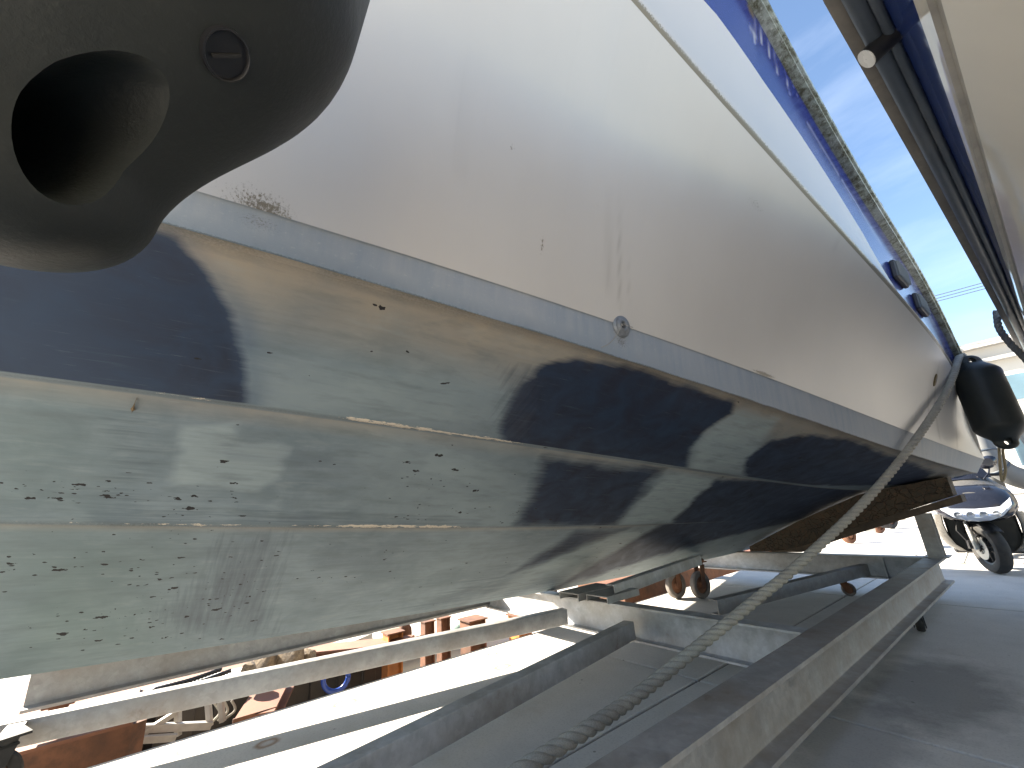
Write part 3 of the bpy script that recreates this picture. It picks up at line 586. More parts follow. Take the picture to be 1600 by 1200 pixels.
# inclined stern bunk faced with cracked rubber, on a post
t = NT('cracked_rubber', .8); vv = t.mapping((1, 1, 1), 'Object'); n1 = t.noise(9, 6, .65); nd = t.n('ShaderNodeTexNoise'); nd.inputs['Scale'].default_value = 6; nd.inputs['Detail'].default_value = 5; t.l(vv, nd.inputs['Vector']); cr = t.voro(16, t.mix(.22, vv, nd.outputs['Color'], 'ADD'), 'DISTANCE_TO_EDGE'); n2 = t.noise(40, 4, .6)
c = t.mix(t.ramp(n1, .3, .7), (.085, .06, .036), (.04, .036, .028)); c = t.mix(t.ramp(n2, .5, .7, 0, .6), c, (.14, .06, .03)); c = t.mix(t.math('MULTIPLY', t.ramp(cr, .008, .03, .9, 0), t.ramp(n1, .38, .52)), c, (.012, .011, .01)); t.col(c); t.bump(t.ramp(cr, 0, .06), .012, .8); MAT['cracked'] = t.m
def slab_x(name, prof, y0, y1, mat):
    rings = [[(x, y0, a), (x, y1, a), (x, y1, c_), (x, y0, c_)] for x, a, c_ in prof]; return MB().loft(rings).build(name, mat, cradle)
def hull_z(X_, Y_):
    q = np.array([keel(np.array([Y_]))[0], strk2(np.array([Y_]))[0], strk1(np.array([Y_]))[0], chine(np.array([Y_]))[0]]); return float(np.interp(X_, q[:, 0], q[:, 1]))
bunk = slab_x('stern_bunk', [(x_, max(min(hull_z(x_, 5.5), hull_z(x_, 5.74))-.012, zl+.012), zl) for x_, zl in ((-2.50, .368), (-2.30, .372), (-2.12, .40), (-1.95, .43), (-1.72, .515), (-1.5, .60), (-1.3, .665), (-1.1, .73), (-.85, .81), (-.62, .885))], 5.50, 5.74, MAT['cracked'])
slab_x('bunk_plank', [(-2.28, .371, .345+.022), (-1.95, .428, .375), (-1.5, .598, .535), (-1.1, .728, .665), (-.575, .89, .825)], 5.49, 5.75, MAT['timber'])
MB().extrude(ibeam(.13, .11, .010, .008), (-.88, 5.655, .352), (-.88, 5.655, .735), up=(0, -1, 0)).build('post', MAT['galv_dark'], cradle, auto=30)
MB().box((-.88, 5.60, .357), (.17, .20, .010)).build('post_base_plate', MAT['galv_dark'], cradle)
# castors
def castor(x, y, rz, top, R_=.10, W_=.05, mat='tyre_grey', forkm='rust', zg=0.0):
    e = MB(); M = Matrix.Translation((x, y, 0)) @ Matrix.Rotation(rz, 4, 'Z'); off = .035; e2 = None
    f_ = MB()
    f_.box(M @ Vector((0, 0, top-.005)), (.13, .11, .010), M.to_3x3())
    f_.lathe([(.001, top-.032), (.04, top-.032), (.045, top-.011), (.001, top-.011)], M, 18)
    for s_ in (-1, 1):
        pts = [(-.035, top-.03), (.035, top-.03), (off+.028, zg+R_-.02), (off-.0, zg+R_-.035), (off-.028, zg+R_-.02)]
        rg1 = [M @ Vector((a, s_*(W_/2+.006), b_)) for a, b_ in pts]; rg2 = [M @ Vector((a, s_*(W_/2+.012), b_)) for a, b_ in pts]; f_.loft([rg1, rg2])
    f_.box(M @ Vector((0, 0, top-.036)), (.075, W_+.024, .008), M.to_3x3())
    o = f_.build('castor', MAT[forkm], cradle, auto=35)
    Mw = M @ Matrix.Translation((off, 0, zg+R_)) @ Matrix.Rotation(math.pi/2, 4, 'X'); hw = W_/2
    MB().lathe([(R_*.62, -hw*.8), (R_*.9, -hw), (R_*.98, -hw*.7), (R_, 0), (R_*.98, hw*.7), (R_*.9, hw), (R_*.62, hw*.8), (R_*.62, -hw*.8)], Mw, 36).build('tyre', MAT[mat], o, auto=40)
    MB().lathe([(.010, -hw*1.15), (R_*.22, -hw*1.1), (R_*.26, -hw*.45), (R_*.61, -hw*.35), (R_*.615, hw*.35), (R_*.26, hw*.45), (R_*.22, hw*1.1), (.010, hw*1.15)], Mw, 24).build('hub', MAT['rust'], o, auto=40)
    return o
castor(-2.85, 4.42, -1.75, .362, R_=.135, W_=.06, mat='tyre_grey'); castor(-2.64, 4.55, -1.75, .362, R_=.135, W_=.06, mat='tyre_grey')
MB().box((-2.745, 4.485, .375), (.36, .16, .012), Matrix.Rotation(.55, 3, 'Z')).build('castor_plate', MAT['rust'], cradle)
castor(-.905, 4.34, -1.3, .139, R_=.055, W_=.045, mat='rubber', forkm='black')
castor(-.905, .15, -1.4, .139, R_=.055, W_=.045, mat='rubber', forkm='black')
castor(-1.60, 5.33, .4, .158, R_=.06, W_=.05, mat='tyre_grey')
castor(-2.96, -.44, -1.2, .26, R_=.11, W_=.06, mat='rubber', forkm='rubber')
MB().box((-3.085, -.44, .235), (.13, .06, .03)).build('castor_bracket', MAT['galv_dark'], cradle)
# ------------------------------------------------------------------ fenders and rope
def fender_mesh(L=1.0, R_=.21, tabw=.115, tabt=.045, hole=(.042, .058), tabl=.14, neck=.16, ps=1.0, up=0.0, blind=False):
    """closed body of revolution whose ends flatten into an eyed tab; local z is the long axis, the eye runs along local y"""
    n = 96; m = 72; V = []; Fc = []; zc = L/2-tabl-neck
    for i in range(n+1):
        z = -L/2+L*(.5-.5*math.cos(math.pi*i/n)); az = abs(z)
        if az <= zc: a = b_ = R_
        elif az <= zc+neck:
            u = 1-(az-zc)/neck; e = u*u*(3-2*u); e = e*(1-ps)+ps*math.sin(u*math.pi/2)**1.7; a = tabw+(R_-tabw)*e; b_ = tabt+(R_-tabt)*math.sin(u*math.pi/2)**1.15
        else:
            v = (az-zc-neck)/tabl; a = tabw*math.sqrt(max(1-v**2.1, 0)); b_ = tabt*math.sqrt(max(1-v**5, 0))
        for j in range(m):
            an = 2*math.pi*j/m; V.append((a*math.cos(an), b_*math.sin(an), z))
    for i in range(n):
        for j in range(m): Fc.append((i*m+j, i*m+(j+1) % m, (i+1)*m+(j+1) % m, (i+1)*m+j))
    me = bpy.data.meshes.new('fender_body'); me.from_pydata(V, [], Fc); bm = bmesh.new(); bm.from_mesh(me); bmesh.ops.remove_doubles(bm, verts=bm.verts, dist=1e-5); bmesh.ops.recalc_face_normals(bm, faces=bm.faces); bm.to_mesh(me); bm.free()
    ob = bpy.data.objects.new('fender_body', me); COL.objects.link(ob)
    cut = MB(); zz = L/2-tabl+up
    for s_ in (-1, 1):
        ring_ = []
        for yy, sc_ in ((-tabt*.8, .55), (-tabt*.5, .82), (0, .95), (tabt*.6, 1.04), (tabt+.012, 1.35), (.3, 1.7)) if blind else ((-.3, 1.9), (-tabt-.012, 1.45), (-tabt*.72, 1.06), (-tabt*.35, 1), (tabt*.35, 1), (tabt*.72, 1.06), (tabt+.012, 1.45), (.3, 1.9)):
            ring_.append([(hole[0]*sc_*math.cos(a), yy, s_*zz+hole[1]*sc_*math.sin(a)) for a in np.linspace(0, 2*math.pi, 40, endpoint=False)])
        cut.loft(ring_)
    co = cut.build('cutter', None); md = ob.modifiers.new('b', 'BOOLEAN'); md.object = co; md.operation = 'DIFFERENCE'; md.solver = 'EXACT'
    dg = bpy.context.evaluated_depsgraph_get(); me2 = bpy.data.meshes.new_from_object(ob.evaluated_get(dg)); bpy.data.objects.remove(co); bpy.data.objects.remove(ob)
    me2.materials.clear(); me2.materials.append(MAT['fender']); sharp(me2, 50); return me2
def rope_strands(path, d, pitch, name, mat, parent=None, strands=3, k=9, twist0=0.0):
    """three-strand laid rope along a path"""
    P_ = [np.array(p) for p in path]; b_ = MB(); n = len(P_); T = []; U = []; prev = None; s_ = 0; acc = [0]
    for i in range(n):
        t_ = P_[min(i+1, n-1)]-P_[max(i-1, 0)]; t_ = t_/np.linalg.norm(t_); a = np.array([0, 0, 1.0]) if prev is None else prev
        u = a-t_*(a@t_); u = u/np.linalg.norm(u); prev = u; T.append(t_); U.append(u)
        if i: s_ += np.linalg.norm(P_[i]-P_[i-1]); acc.append(s_)
    rs_ = d*.29; ro = d*.225
    for q in range(strands):
        pts = []
        for i in range(n):
            an = twist0+2*math.pi*(acc[i]/pitch+q/strands); v = np.cross(T[i], U[i]); pts.append(P_[i]+(U[i]*math.cos(an)+v*math.sin(an))*ro)
        b_.tube(pts, rs_, k)
    return b_.build(name, mat, parent, smooth=True)
fm = fender_mesh(R_=.20, tabw=.10, tabl=.075, neck=.15, hole=(.026, .024), tabt=.04, up=.01)
# far fender hanging at the stern quarter
top = P(1512, 556, Y=5.72); bot = P(1577, 702, Y=5.60); ctr = (Vector(top)+Vector(bot))/2; ax = (Vector(top)-Vector(bot)).normalized(); Lf = (Vector(top)-Vector(bot)).length
f1 = empty('fender', ctr); f1.rotation_euler = basis(ax, (1, .55, 0)).to_euler(); f1.scale = (1, 1, 1)
tag(f1, 'black sausage-shaped fender with eyes at both ends hanging at the stern of the white motorboat', 'fender', 'black fenders')
bo = bpy.data.objects.new('fender_body', fm); COL.objects.link(bo); bo.parent = f1; bo.scale = (Lf/1.0*.92, Lf*.92, Lf)
# near fender close above the camera
fm2 = fender_mesh(R_=.225, tabw=.120, tabl=.105, neck=.30, hole=(.030, .050), tabt=.075, up=.0, blind=True)
tc_ = Vector(P(30, 185, D=.355)); bc_ = Vector(P(205, -120, D=.43)); axn = (bc_-tc_).normalized()
f2 = empty('fender', tc_+axn*(.5-.126)); yv = Vector(C0)-tc_; yv = yv+Vector((.0, .30, .0)); yv = (yv-axn*yv.dot(axn)).normalized(); xv = yv.cross(axn)
Mf = Matrix((xv, yv, axn)).transposed().to_4x4(); f2.rotation_euler = Mf.to_euler()
tag(f2, 'big black fender hanging close overhead with a large eye hole and a slotted valve plug', 'fender', 'black fenders')
bo2 = bpy.data.objects.new('fender_body', fm2); COL.objects.link(bo2); bo2.parent = f2
bpy.context.view_layer.update()
Mi = (Matrix.Translation(f2.location) @ Mf).inverted(); vd_ = Vector(ray(352, 85)); hit_ = None
from mathutils.bvhtree import BVHTree
bv_ = BVHTree.FromPolygons([v.co for v in fm2.vertices], [p.vertices[:] for p in fm2.polygons]); h_, n_, _, _ = bv_.ray_cast(Mi @ Vector(C0), Mi.to_3x3() @ vd_)
if h_ is not None:
    pw = Matrix.Translation(f2.location) @ Mf @ h_; nw = (Mf.to_3x3() @ n_).normalized(); nw = nw if nw.dot(vd_) < 0 else -nw
    Mv_ = basis(nw, xv, pw); k_ = (pw-Vector(C0)).length/646*24
    o = MB().lathe([(k_*1.06, -.004), (k_*1.04, .0012), (k_*.97, .0018), (k_*.93, .0006), (k_*.92, -.002), (k_*.86, -.0022), (.0005, -.0014)], Mv_ @ Matrix.Translation((0, 0, .0025)), 40).build('valve_plug', MAT['black'], f2, auto=40)
    sl_ = MB().box((0, 0, 0), (k_*1.25, k_*.13, .0022)).build('plug_slot', MAT['rubber'], o); sl_.data.transform(Mv_ @ Matrix.Translation((0, 0, .0022)) @ Matrix.Rotation(1.0, 4, 'Z'))
lt_ = f2.location+Mf.to_3x3() @ Vector((0, 0, .36)); zb = rail(np.array([lt_.y]))[0]
rope_strands(smooth_path([lt_, (lt_+Vector((zb[0]-.02, lt_.y, zb[1]+.02)))/2, (zb[0]-.02, lt_.y, zb[1]+.02), (zb[0]-.15, lt_.y, zb[1]+.02)], 60), .022, .06, 'fender_line', simple('pale_line', (.3, .29, .26), .8), f2)
#@VALVE
# laid mooring rope from the stern down to the slab
pts = [P(560, 1380, D=1.10), P(700, 1285, D=1.2), P(820, 1200, D=1.34), P(920, 1138, D=1.50), P(1000, 1083, D=1.72)]
pts += [P(a, c_, D=d_) for a, c_, d_ in [(1100, 1003, 1.95), (1180, 938, 2.15), (1250, 880, 2.34), (1350, 785, 2.66), (1420, 702, 2.97), (1470, 628, 3.36), (1489, 588, 3.66)]]
zr = rail(np.array([5.83]))[0]
pts += [P(1498, 560, D=3.90), (zr[0]-.02, 5.84, zr[1]+.045), (zr[0]-.12, 5.84, zr[1]+.03)]
rope = rope_strands(smooth_path(pts, 620), .054, .15, 'mooring_rope', MAT['rope'])
tag(rope, 'thick grey three-strand mooring rope slanting from the stern rail down past the cradle', 'rope')
tp_ = Vector(top); pts = [tp_+Vector((0, 0, -.05)), tp_+Vector((-.02, .02, .03)), Vector((zr[0]-.0, 5.78, zr[1]+.02)), Vector((zr[0]-.08, 5.76, zr[1]+.03))]
r2_ = rope_strands(smooth_path(pts, 60), .022, .06, 'fender_line', simple('pale_line', (.3, .29, .26), .8), f1)
# ------------------------------------------------------------------ the neighbouring boat overhead on the right
class LineY(Line):
    def __init__(s, pts, bow, deg=2):
        q = np.array([P(a, b_, Y=y) for a, b_, y in pts]); s.q = q; s.px = np.polyfit(q[:, 1], q[:, 0], deg); s.pz = np.polyfit(q[:, 1], q[:, 2], deg); s.y0 = q[:, 1].min(); s.y1 = q[:, 1].max(); s.bow = bow; s.yb = -1.3
nr = LineY([(1285, 0, 1.3), (1400, 200, 2.0), (1500, 380, 3.3), (1590, 545, 6.2)], (1.9, 2.9))
nm_ = LineY([(1440, 0, 1.28), (1500, 190, 1.98), (1560, 370, 2.98), (1597, 490, 4.4)], (1.95, 2.7))
t = NT('glossy_white_gelcoat', .05, spec=.6); n1 = t.noise(1.3, 4, .5); n2 = t.noise(6, 3, .5)
c = t.mix(t.ramp(n1, .3, .7), (.66, .62, .53), (.73, .69, .60)); t.col(c); t.b.inputs['Coat Weight'].default_value = .6; t.b.inputs['Coat Roughness'].default_value = .03
t.bump(t.math('ADD', t.noise(1.1, 2, .4), t.math('MULTIPLY', t.noise(5, 2, .5), .25)), .03, .22); MAT['gloss'] = t.m
t = NT('glossy_blue_band', .08); t.col((.018, .035, .13)); t.bump(t.noise(5, 2, .5), .01, .2); MAT['gloss_blue'] = t.m
MAT['tan_rail'] = simple('weathered_rail_lip', (.20, .18, .155), .6, var=.3, scale=18, dirt=(.09, .08, .07))
MAT['slate_rubber'] = simple('slate_rubber', (.060, .075, .095), .4, var=.25, scale=9, dirt=(.11, .11, .11))
nb = empty('neighbour_boat', (2.2, 1.0, 1.0)); tag(nb, 'glossy cream boat overhead at right with slate rubber rub rail and blue band', 'boat')
Yn = np.concatenate([np.arange(-1.3, 6.5, .05), [6.5]]); rl = nr(Yn); ml = nm_(Yn); kxn = 2.25
def nrow(dx, dz): return rl+np.array([dx, dz])
i0 = nrow(.098, -.062); bm_ = i0+(ml-i0)*.82
mo = [ml, ml+np.array([.006, -.018]), ml+np.array([.020, -.019]), ml+np.array([.026, -.036])]
low = mo[-1]
def tow(a, f, dz): x = a[:, 0]+(kxn-a[:, 0])*f; return np.stack([x, a[:, 1]*0+dz], -1)
ks = tow(low, 1.0, 1.02); ch = tow(low, .30, 1.50); ch2 = ch+np.array([.03, -.03])
def gy(name, rows, mat, sh=None):
    return grid_obj(name, Yn, rows, mat, nb, sh, flip=True)[0]
gy('blue_band', seg(i0, bm_, 8), MAT['gloss_blue'])
gy('moulding', np.concatenate([seg(bm_, mo[0], 4), seg(mo[0], mo[1], 2, skip=True)]), MAT['gloss'], 30)
gy('moulding_shadow_line', np.concatenate([seg(mo[1], mo[2], 2), seg(mo[2], mo[3], 2, skip=True)]), simple('shadow_line_grey', (.36, .34, .30), .5), 30)  # groove line along the moulding, its shadow painted in as a darker grey
gy('hull_side', np.concatenate([seg(mo[3], ch, 40, .05), seg(ch, ch2, 2, skip=True), seg(ch2, ks, 12, skip=True)]), MAT['gloss'], 30)
# far half of that hull, deck and ends
def mir(a): b_ = a.copy(); b_[..., 0] = 2*kxn-b_[..., 0]; return b_
gy('hull_side', mir(np.concatenate([seg(i0, ch, 10), seg(ch, ks, 4, skip=True)])), MAT['gloss'], 30)
gy('deck', np.stack([i0, mir(i0)]), MAT['white_gel'])
rg = [(i0[-1][0], 6.5, i0[-1][1]), (ch[-1][0], 6.5, ch[-1][1]), (kxn, 6.5, 1.02), (2*kxn-ch[-1][0], 6.5, ch[-1][1]), (2*kxn-i0[-1][0], 6.5, i0[-1][1])]; mesh('transom', rg, [(0, 1, 2, 3, 4)], MAT['gloss'], nb)
# rub rail: lip, two rubber tubes
lip = [(0, .012), (0, -.016), (.010, -.024), (.034, -.030), (.10, -.026), (.10, .012)]
MB().loft([[(x+a, y, z+c_) for a, c_ in lip] for y, (x, z) in zip(Yn, rl)]).build('rub_rail_lip', MAT['tan_rail'], nb, auto=35)
MB().tube([(x+.056, y, z-.050) for y, (x, z) in zip(Yn, rl)], .024, 14).build('rub_rail_tube', MAT['slate_rubber'], nb, smooth=True)
MB().tube([(x+.088, y, z-.068) for y, (x, z) in zip(Yn, rl)], .013, 10).build('rub_rail_tube', MAT['slate_rubber'], nb, smooth=True)
yy_ = np.linspace(1.1, 3.2, 300); zz_ = np.array([P(1367, 80, Y=y)[2] for y in yy_]); ys_ = yy_[np.argmin(np.abs(zz_-(nr(yy_)[:, 1]-.085)))]; p = P(1367, 80, Y=ys_); d_ = Vector((-.75, -.25, -.45)).normalized()
c0 = Vector(p)-d_*.01
o = MB().tube([c0-d_*.10, c0+d_*.035], .030, 20).build('scupper_pipe', MAT['black'], nb, auto=40)
MB().lathe([(.001, 0), (.029, 0), (.029, .004), (.001, .004)], basis(d_, (0, 0, 1), c0+d_*.0345), 20).build('pipe_cap', MAT['white_gel'], o)
# keel blocks that carry it
for k_, y_ in enumerate((-.5, 1.4, 3.6, 5.9)):
    bl = empty('keel_block', (kxn, y_, 0))
    for j_ in range(4): MB().box((kxn+random.uniform(-.02, .02), y_, .127+j_*.2545), (1.1-.12*j_ if j_ % 2 == 0 else .32, .30 if j_ % 2 == 0 else .9, .25), bev=.01).build('timber_baulk', MAT['timber'], bl)
    tag(bl, ('front', 'second', 'third', 'rearmost')[k_]+' stacked timber keel block under the glossy cream boat', 'keel block', 'keel blocks under the cream boat')
# looped mooring line at the neighbour's stern rail
pts = [P(1557, 486, Y=5.0), P(1561, 512, Y=4.95), P(1578, 536, Y=4.9), P(1598, 556, Y=4.85), P(1625, 585, Y=4.8)]
r_ = rope_strands(smooth_path(pts, 90), .045, .12, 'mooring_rope', simple('grey_rope', (.14, .14, .135), .85)); tag(r_, 'dark grey rope hanging along the rub rail of the glossy cream boat', 'rope')
# ------------------------------------------------------------------ the parked scooter
SX, SY = -.69, 7.28
scoot = empty('scooter', (SX, SY, 0), 0.10)
tag(scoot, 'dark blue and bronze maxi scooter parked facing the camera beyond the cradle', 'scooter')
SM = Matrix.Translation((SX, SY, 0)) @ Matrix.Rotation(.10, 4, 'Z')
def W(r, f_, z): return SM @ Vector((r, -f_, z))           # r to the right in view, f_ forward, z up
def ell(f_, zc_, w_, h_, p=2.4, n=28, zt=1.0):
    out = []
    for a in np.linspace(0, 2*math.pi, n, endpoint=False):
        c_, s_ = math.cos(a), math.sin(a); out.append(W(w_*math.copysign(abs(c_)**(2/p), c_), f_, zc_+h_*(zt if s_ > 0 else 1)*math.copysign(abs(s_)**(2/p), s_)))
    return out
def wheel(f_, R_, wd, steer, disc=True):
    Mw = SM @ Matrix.Translation((0, -f_, R_)) @ Matrix.Rotation(steer, 4, 'Z') @ Matrix.Rotation(math.pi/2, 4, 'Y'); hw = wd/2; ri_ = R_*.64
    o = empty('wheel', (0, 0, 0)); o.parent = scoot
    prof_ = [(ri_, -hw*.75), (R_*.80, -hw), (R_*.92, -hw*.86), (R_*.985, -hw*.45), (R_, 0), (R_*.985, hw*.45), (R_*.92, hw*.86), (R_*.80, hw), (ri_, hw*.75), (ri_, -hw*.75)]
    ty = MB().lathe(prof_, Mw, 48).build('tyre', MAT['rubber'], None, auto=40)
    b_ = MB().lathe([(ri_*.90, -hw*.6), (ri_*1.01, -hw*.72), (ri_*1.01, hw*.72), (ri_*.90, hw*.6), (ri_*.90, -hw*.6)], Mw, 40)
    b_.lathe([(.02, -hw*.7), (.045, -hw*.65), (.045, hw*.65), (.02, hw*.7)], Mw, 20)
    for k_ in range(5):
        a = 2*math.pi*k_/5; d_ = Vector((math.cos(a), math.sin(a), 0)); b_.tube([Mw @ (d_*.03), Mw @ (d_*ri_*.93)], [.024, .014], 8)
    rm_ = b_.build('rim', MAT['black'], None, auto=40)
    parts_ = [ty, rm_]
    if disc:
        dm = MB().lathe([(.055, -hw-.004), (.118, -hw-.004), (.118, -hw-.009), (.055, -hw-.009), (.055, -hw-.004)], Mw, 36)
        for k_ in range(6): a = k_*math.pi/3; dm.tube([Mw @ Vector((.03*math.cos(a), .03*math.sin(a), -hw-.006)), Mw @ Vector((.06*math.cos(a+.4), .06*math.sin(a+.4), -hw-.006))], .007, 6)
        parts_.append(dm.build('brake_disc', MAT['alu'], None, auto=40))
    bpy.context.view_layer.update()
    for q in parts_: q.parent = o; q.matrix_parent_inverse = parent_matrix(o).inverted()
    return Mw
ST = .42
Mw = wheel(0, .262, .13, ST); wheel(-1.48, .262, .14, 0, False)
Rs = Matrix.Rotation(ST, 4, 'Z')
def Wf(r, f_, z): v = Rs @ Vector((r, -f_, 0)); return SM @ Vector((v.x, v.y, z))
for s_ in (-1, 1):
    o = MB().tube([Wf(s_*.10, -.01, .25), Wf(s_*.10, -.045, .47)], .026, 14).tube([Wf(s_*.10, -.045, .46), Wf(s_*.095, -.09, .62)], .019, 12).build('fork_leg', MAT['alu'], None, auto=40); put(o, scoot)
o = MB().box(Wf(-.115, -.10, .30), (.03, .06, .09), Rs.to_3x3()).tube([Wf(-.13, -.10, .34), Wf(-.17, -.14, .45), Wf(-.14, -.13, .58)], .007, 8).build('brake_caliper', MAT['black'], None); put(o, scoot)
# front cowl (dark), upper panel (bronze), lamp
def part(name, mat, mb, auto=35): o = mb.build(name, mat, None, auto=auto); put(o, scoot); return o
part('front_cowl', MAT['coat_dark'], MB().loft([ell(.17, .635, .10, .04), ell(.14, .66, .22, .085), ell(.05, .70, .31, .155), ell(-.10, .74, .35, .20), ell(-.30, .76, .36, .22), ell(-.52, .70, .30, .22)]))
up = MB()
rows_ = []
for f_, z_, w_ in ((.085, .80, .27), (.03, .868, .315), (-.07, .915, .335), (-.20, .965, .31), (-.32, 1.02, .26), (-.40, 1.10, .20)):
    rows_.append([W(w_*u, f_-.10*u*u, z_-.055*u*u) for u in np.linspace(-1, 1, 15)])
up.loft(rows_, cap=False, closed=False); rows2 = [[p+Vector((0, 0, -.02)) for p in r_] for r_ in rows_]; up.loft(rows2, cap=False, closed=False)
up.loft([rows_[0], rows2[0]], cap=False, closed=False)
part('upper_fairing', MAT['coat_grey'], up)
scn = MB(); rr_ = []
for f_, z_, w_ in ((-.30, 1.025, .24), (-.37, 1.13, .20), (-.43, 1.20, .13)): rr_.append([W(w_*u, f_-.06*u*u, z_) for u in np.linspace(-1, 1, 11)])
scn.loft(rr_, cap=False, closed=False); part('windscreen', MAT['coat_dark'], scn)
# wide V headlamp: bright reflector under a clear lens
def lamp(off, shrink=1.0):
    top_ = [(-.30, .80), (-.20, .735), (-.08, .725), (0, .72), (.08, .725), (.20, .735), (.30, .80)]; bot_ = [(-.275, .70), (-.19, .615), (-.09, .575), (0, .565), (.09, .575), (.19, .615), (.275, .70)]
    rows = []
    for k_ in range(7):
        u = k_/6; rows.append([W((a+(c_-a)*u)*shrink, .175+off-1.05*(a+(c_-a)*u)**2-.35*abs(u-.75)**2+.02, (b_+(d_-b_)*u)) for (a, b_), (c_, d_) in zip(top_, bot_)])
    return rows
lm = MB().loft(lamp(.075), cap=False, closed=False); hl = part('headlamp', MAT['reflector'], lm)
o = MB().loft(lamp(.09), cap=False, closed=False).build('lens', MAT['lens'], None, auto=40); o.parent = hl; o.matrix_parent_inverse = parent_matrix(hl).inverted()
for u in (-.15, -.05, .05, .15):
    o = MB().lathe([(.001, .0), (.022, .004), (.030, .016), (.033, .022)], basis(W(0, 1, 0)-W(0, 0, 0), (0, 0, 1), W(u, .262-1.0*u*u, .64)), 16).build('lamp_projector', MAT['chrome'], None, auto=50); o.parent = hl; o.matrix_parent_inverse = parent_matrix(hl).inverted()
# leg shields curving down on both sides of the wheel
for s_ in (-1, 1):
    rws = []
    for z_, w0, w1, f0, f1_ in ((.64, .30, .36, .00, -.30), (.52, .31, .385, -.03, -.32), (.40, .30, .385, -.08, -.34), (.29, .26, .35, -.14, -.36), (.21, .19, .28, -.20, -.38)):
        rws.append([W(s_*w0, f0, z_), W(s_*(w0*.4+w1*.6), f0-.03, z_), W(s_*w1, f0-.10, z_), W(s_*w1, f1_, z_), W(s_*(w1-.03), f1_, z_), W(s_*(w1-.03), f0-.11, z_), W(s_*(w0*.5+w1*.5-.02), f0-.05, z_), W(s_*(w0-.01), f0-.02, z_)])
    part('leg_shield', MAT['coat_grey'], MB().loft(rws))
part('inner_shield', MAT['black'], MB().box(W(0, -.30, .40), (.60, .05, .44), SM.to_3x3(), .02))
part('front_mudguard', MAT['black'], MB().loft([[Wf(a*.075, R_*math.cos(t_), .262+R_*math.sin(t_)) for a, R_ in ((-1, .272), (-.6, .30), (0, .308), (.6, .30), (1, .272))] for t_ in np.linspace(.7, 2.6, 14)], cap=False, closed=False))
# body, floor, seat, tail
part('body', MAT['coat_dark'], MB().loft([ell(-.48, .42, .27, .16), ell(-.75, .36, .26, .16), ell(-1.0, .48, .24, .22), ell(-1.35, .58, .22, .20), ell(-1.75, .68, .16, .12), ell(-1.92, .72, .08, .06)]))
part('seat', MAT['black'], MB().loft([ell(-.80, .74, .15, .05), ell(-1.0, .76, .18, .07), ell(-1.25, .79, .18, .07), ell(-1.45, .86, .16, .07), ell(-1.75, .88, .12, .05)]))
for s_ in (-1, 1):
    o = part('handlebar', MAT['black'], MB().tube([W(0, -.42, 1.02), W(s_*.18, -.44, 1.06), W(s_*.36, -.52, 1.05)], .018, 10))
    m_ = part('mirror', MAT['coat_dark'], MB().tube([W(s_*.17, -.33, 1.01), W(s_*.23, -.30, 1.08), W(s_*.25, -.29, 1.14)], .009, 8).loft([[W(s_*.25+a*.085+s_*.0, -.29+d_, 1.20+c_*.075+a*.02) for a, c_ in [(math.cos(q), math.sin(q)) for q in np.linspace(0, 2*math.pi, 14, endpoint=False)]] if k_ == 1 else [W(s_*.25+a*.05, -.29+d_, 1.20+c_*.045) for a, c_ in [(math.cos(q), math.sin(q)) for q in np.linspace(0, 2*math.pi, 14, endpoint=False)]] for k_, d_ in ((0, .045), (1, .0), (1, -.02))]))
part('side_stand', MAT['alu'], MB().tube([W(-.14, -.80, .24), W(-.27, -.74, .012)], .013, 8).box(W(-.275, -.735, .008), (.05, .06, .014)))
# ------------------------------------------------------------------ beyond the quay edge: barges, girders, clutter seen under the hull
def girder(name, x0, x1, y0, y1, zt, h, mat, label, cat='girder', group=None, cham=.06):
    """rusty box girder with a chamfered end and a lip along the top"""
    e = empty(name, ((x0+x1)/2, (y0+y1)/2, zt-h)); tag(e, label, cat, group)
    pr = [(x0, zt), (x1, zt), (x1, zt-h), (x0, zt-h)]
    rings = [[(x, y0, z) for x, z in pr], [(x, y1-cham, z) for x, z in pr], [(x, y1, z if z == zt else z) for x, z in [(x0+cham, zt-.01), (x1-cham, zt-.01), (x1-cham, zt-h), (x0+cham, zt-h)]]]
    MB().loft(rings).build('box_section', mat[0], e, auto=20)
    MB().box(((x0+x1)/2, (y0+y1-cham)/2, zt+.009), (x1-x0+.03, y1-y0-cham, .016)).build('top_plate', mat[1], e)
    return e
RR = (MAT['rust'], MAT['rust_red'])
# steel pontoon that carries the outer half of the cradle
def pile(x, y, zt, mat, label, s_=.2, zb=-1.6):
    e = empty('steel_pile', (x, y, zb)); tag(e, label, 'pile', 'steel piles under the cradle')
    MB().extrude(ibeam(s_, s_, .014, .012), (x, y+s_/2, zb), (x, y+s_/2, zt-.012), up=(0, -1, 0)).build('pile_shaft', mat, e, auto=30); MB().box((x, y, zt-.005), (s_*1.2, s_*1.2, .012)).build('cap_plate', MAT['rust'], e); return e
girder('box_girder', -4.30, -3.58, -3.0, .02, .0, .30, RR, 'rusty red box girder lying just beyond the quay edge below the cradle beam')
a = P(182, 1140, X=-4.75); girder('box_girder', -5.15, -4.62, -4.0, a[1], a[2], .42, RR, 'lower rust-brown box girder with rounded end beside the blue boat')
def castor_far(x, y, top, zg): castor(x, y, 1.6, top, R_=(top-zg-.035)/2*.95, W_=.05, mat='tyre_grey', zg=zg)
castor_far(-3.765, -.38, .154, .018)
p1 = P(782, 952, X=-3.85); p2 = P(722, 968, X=-4.05); p3 = P(605, 1003, X=-4.6)
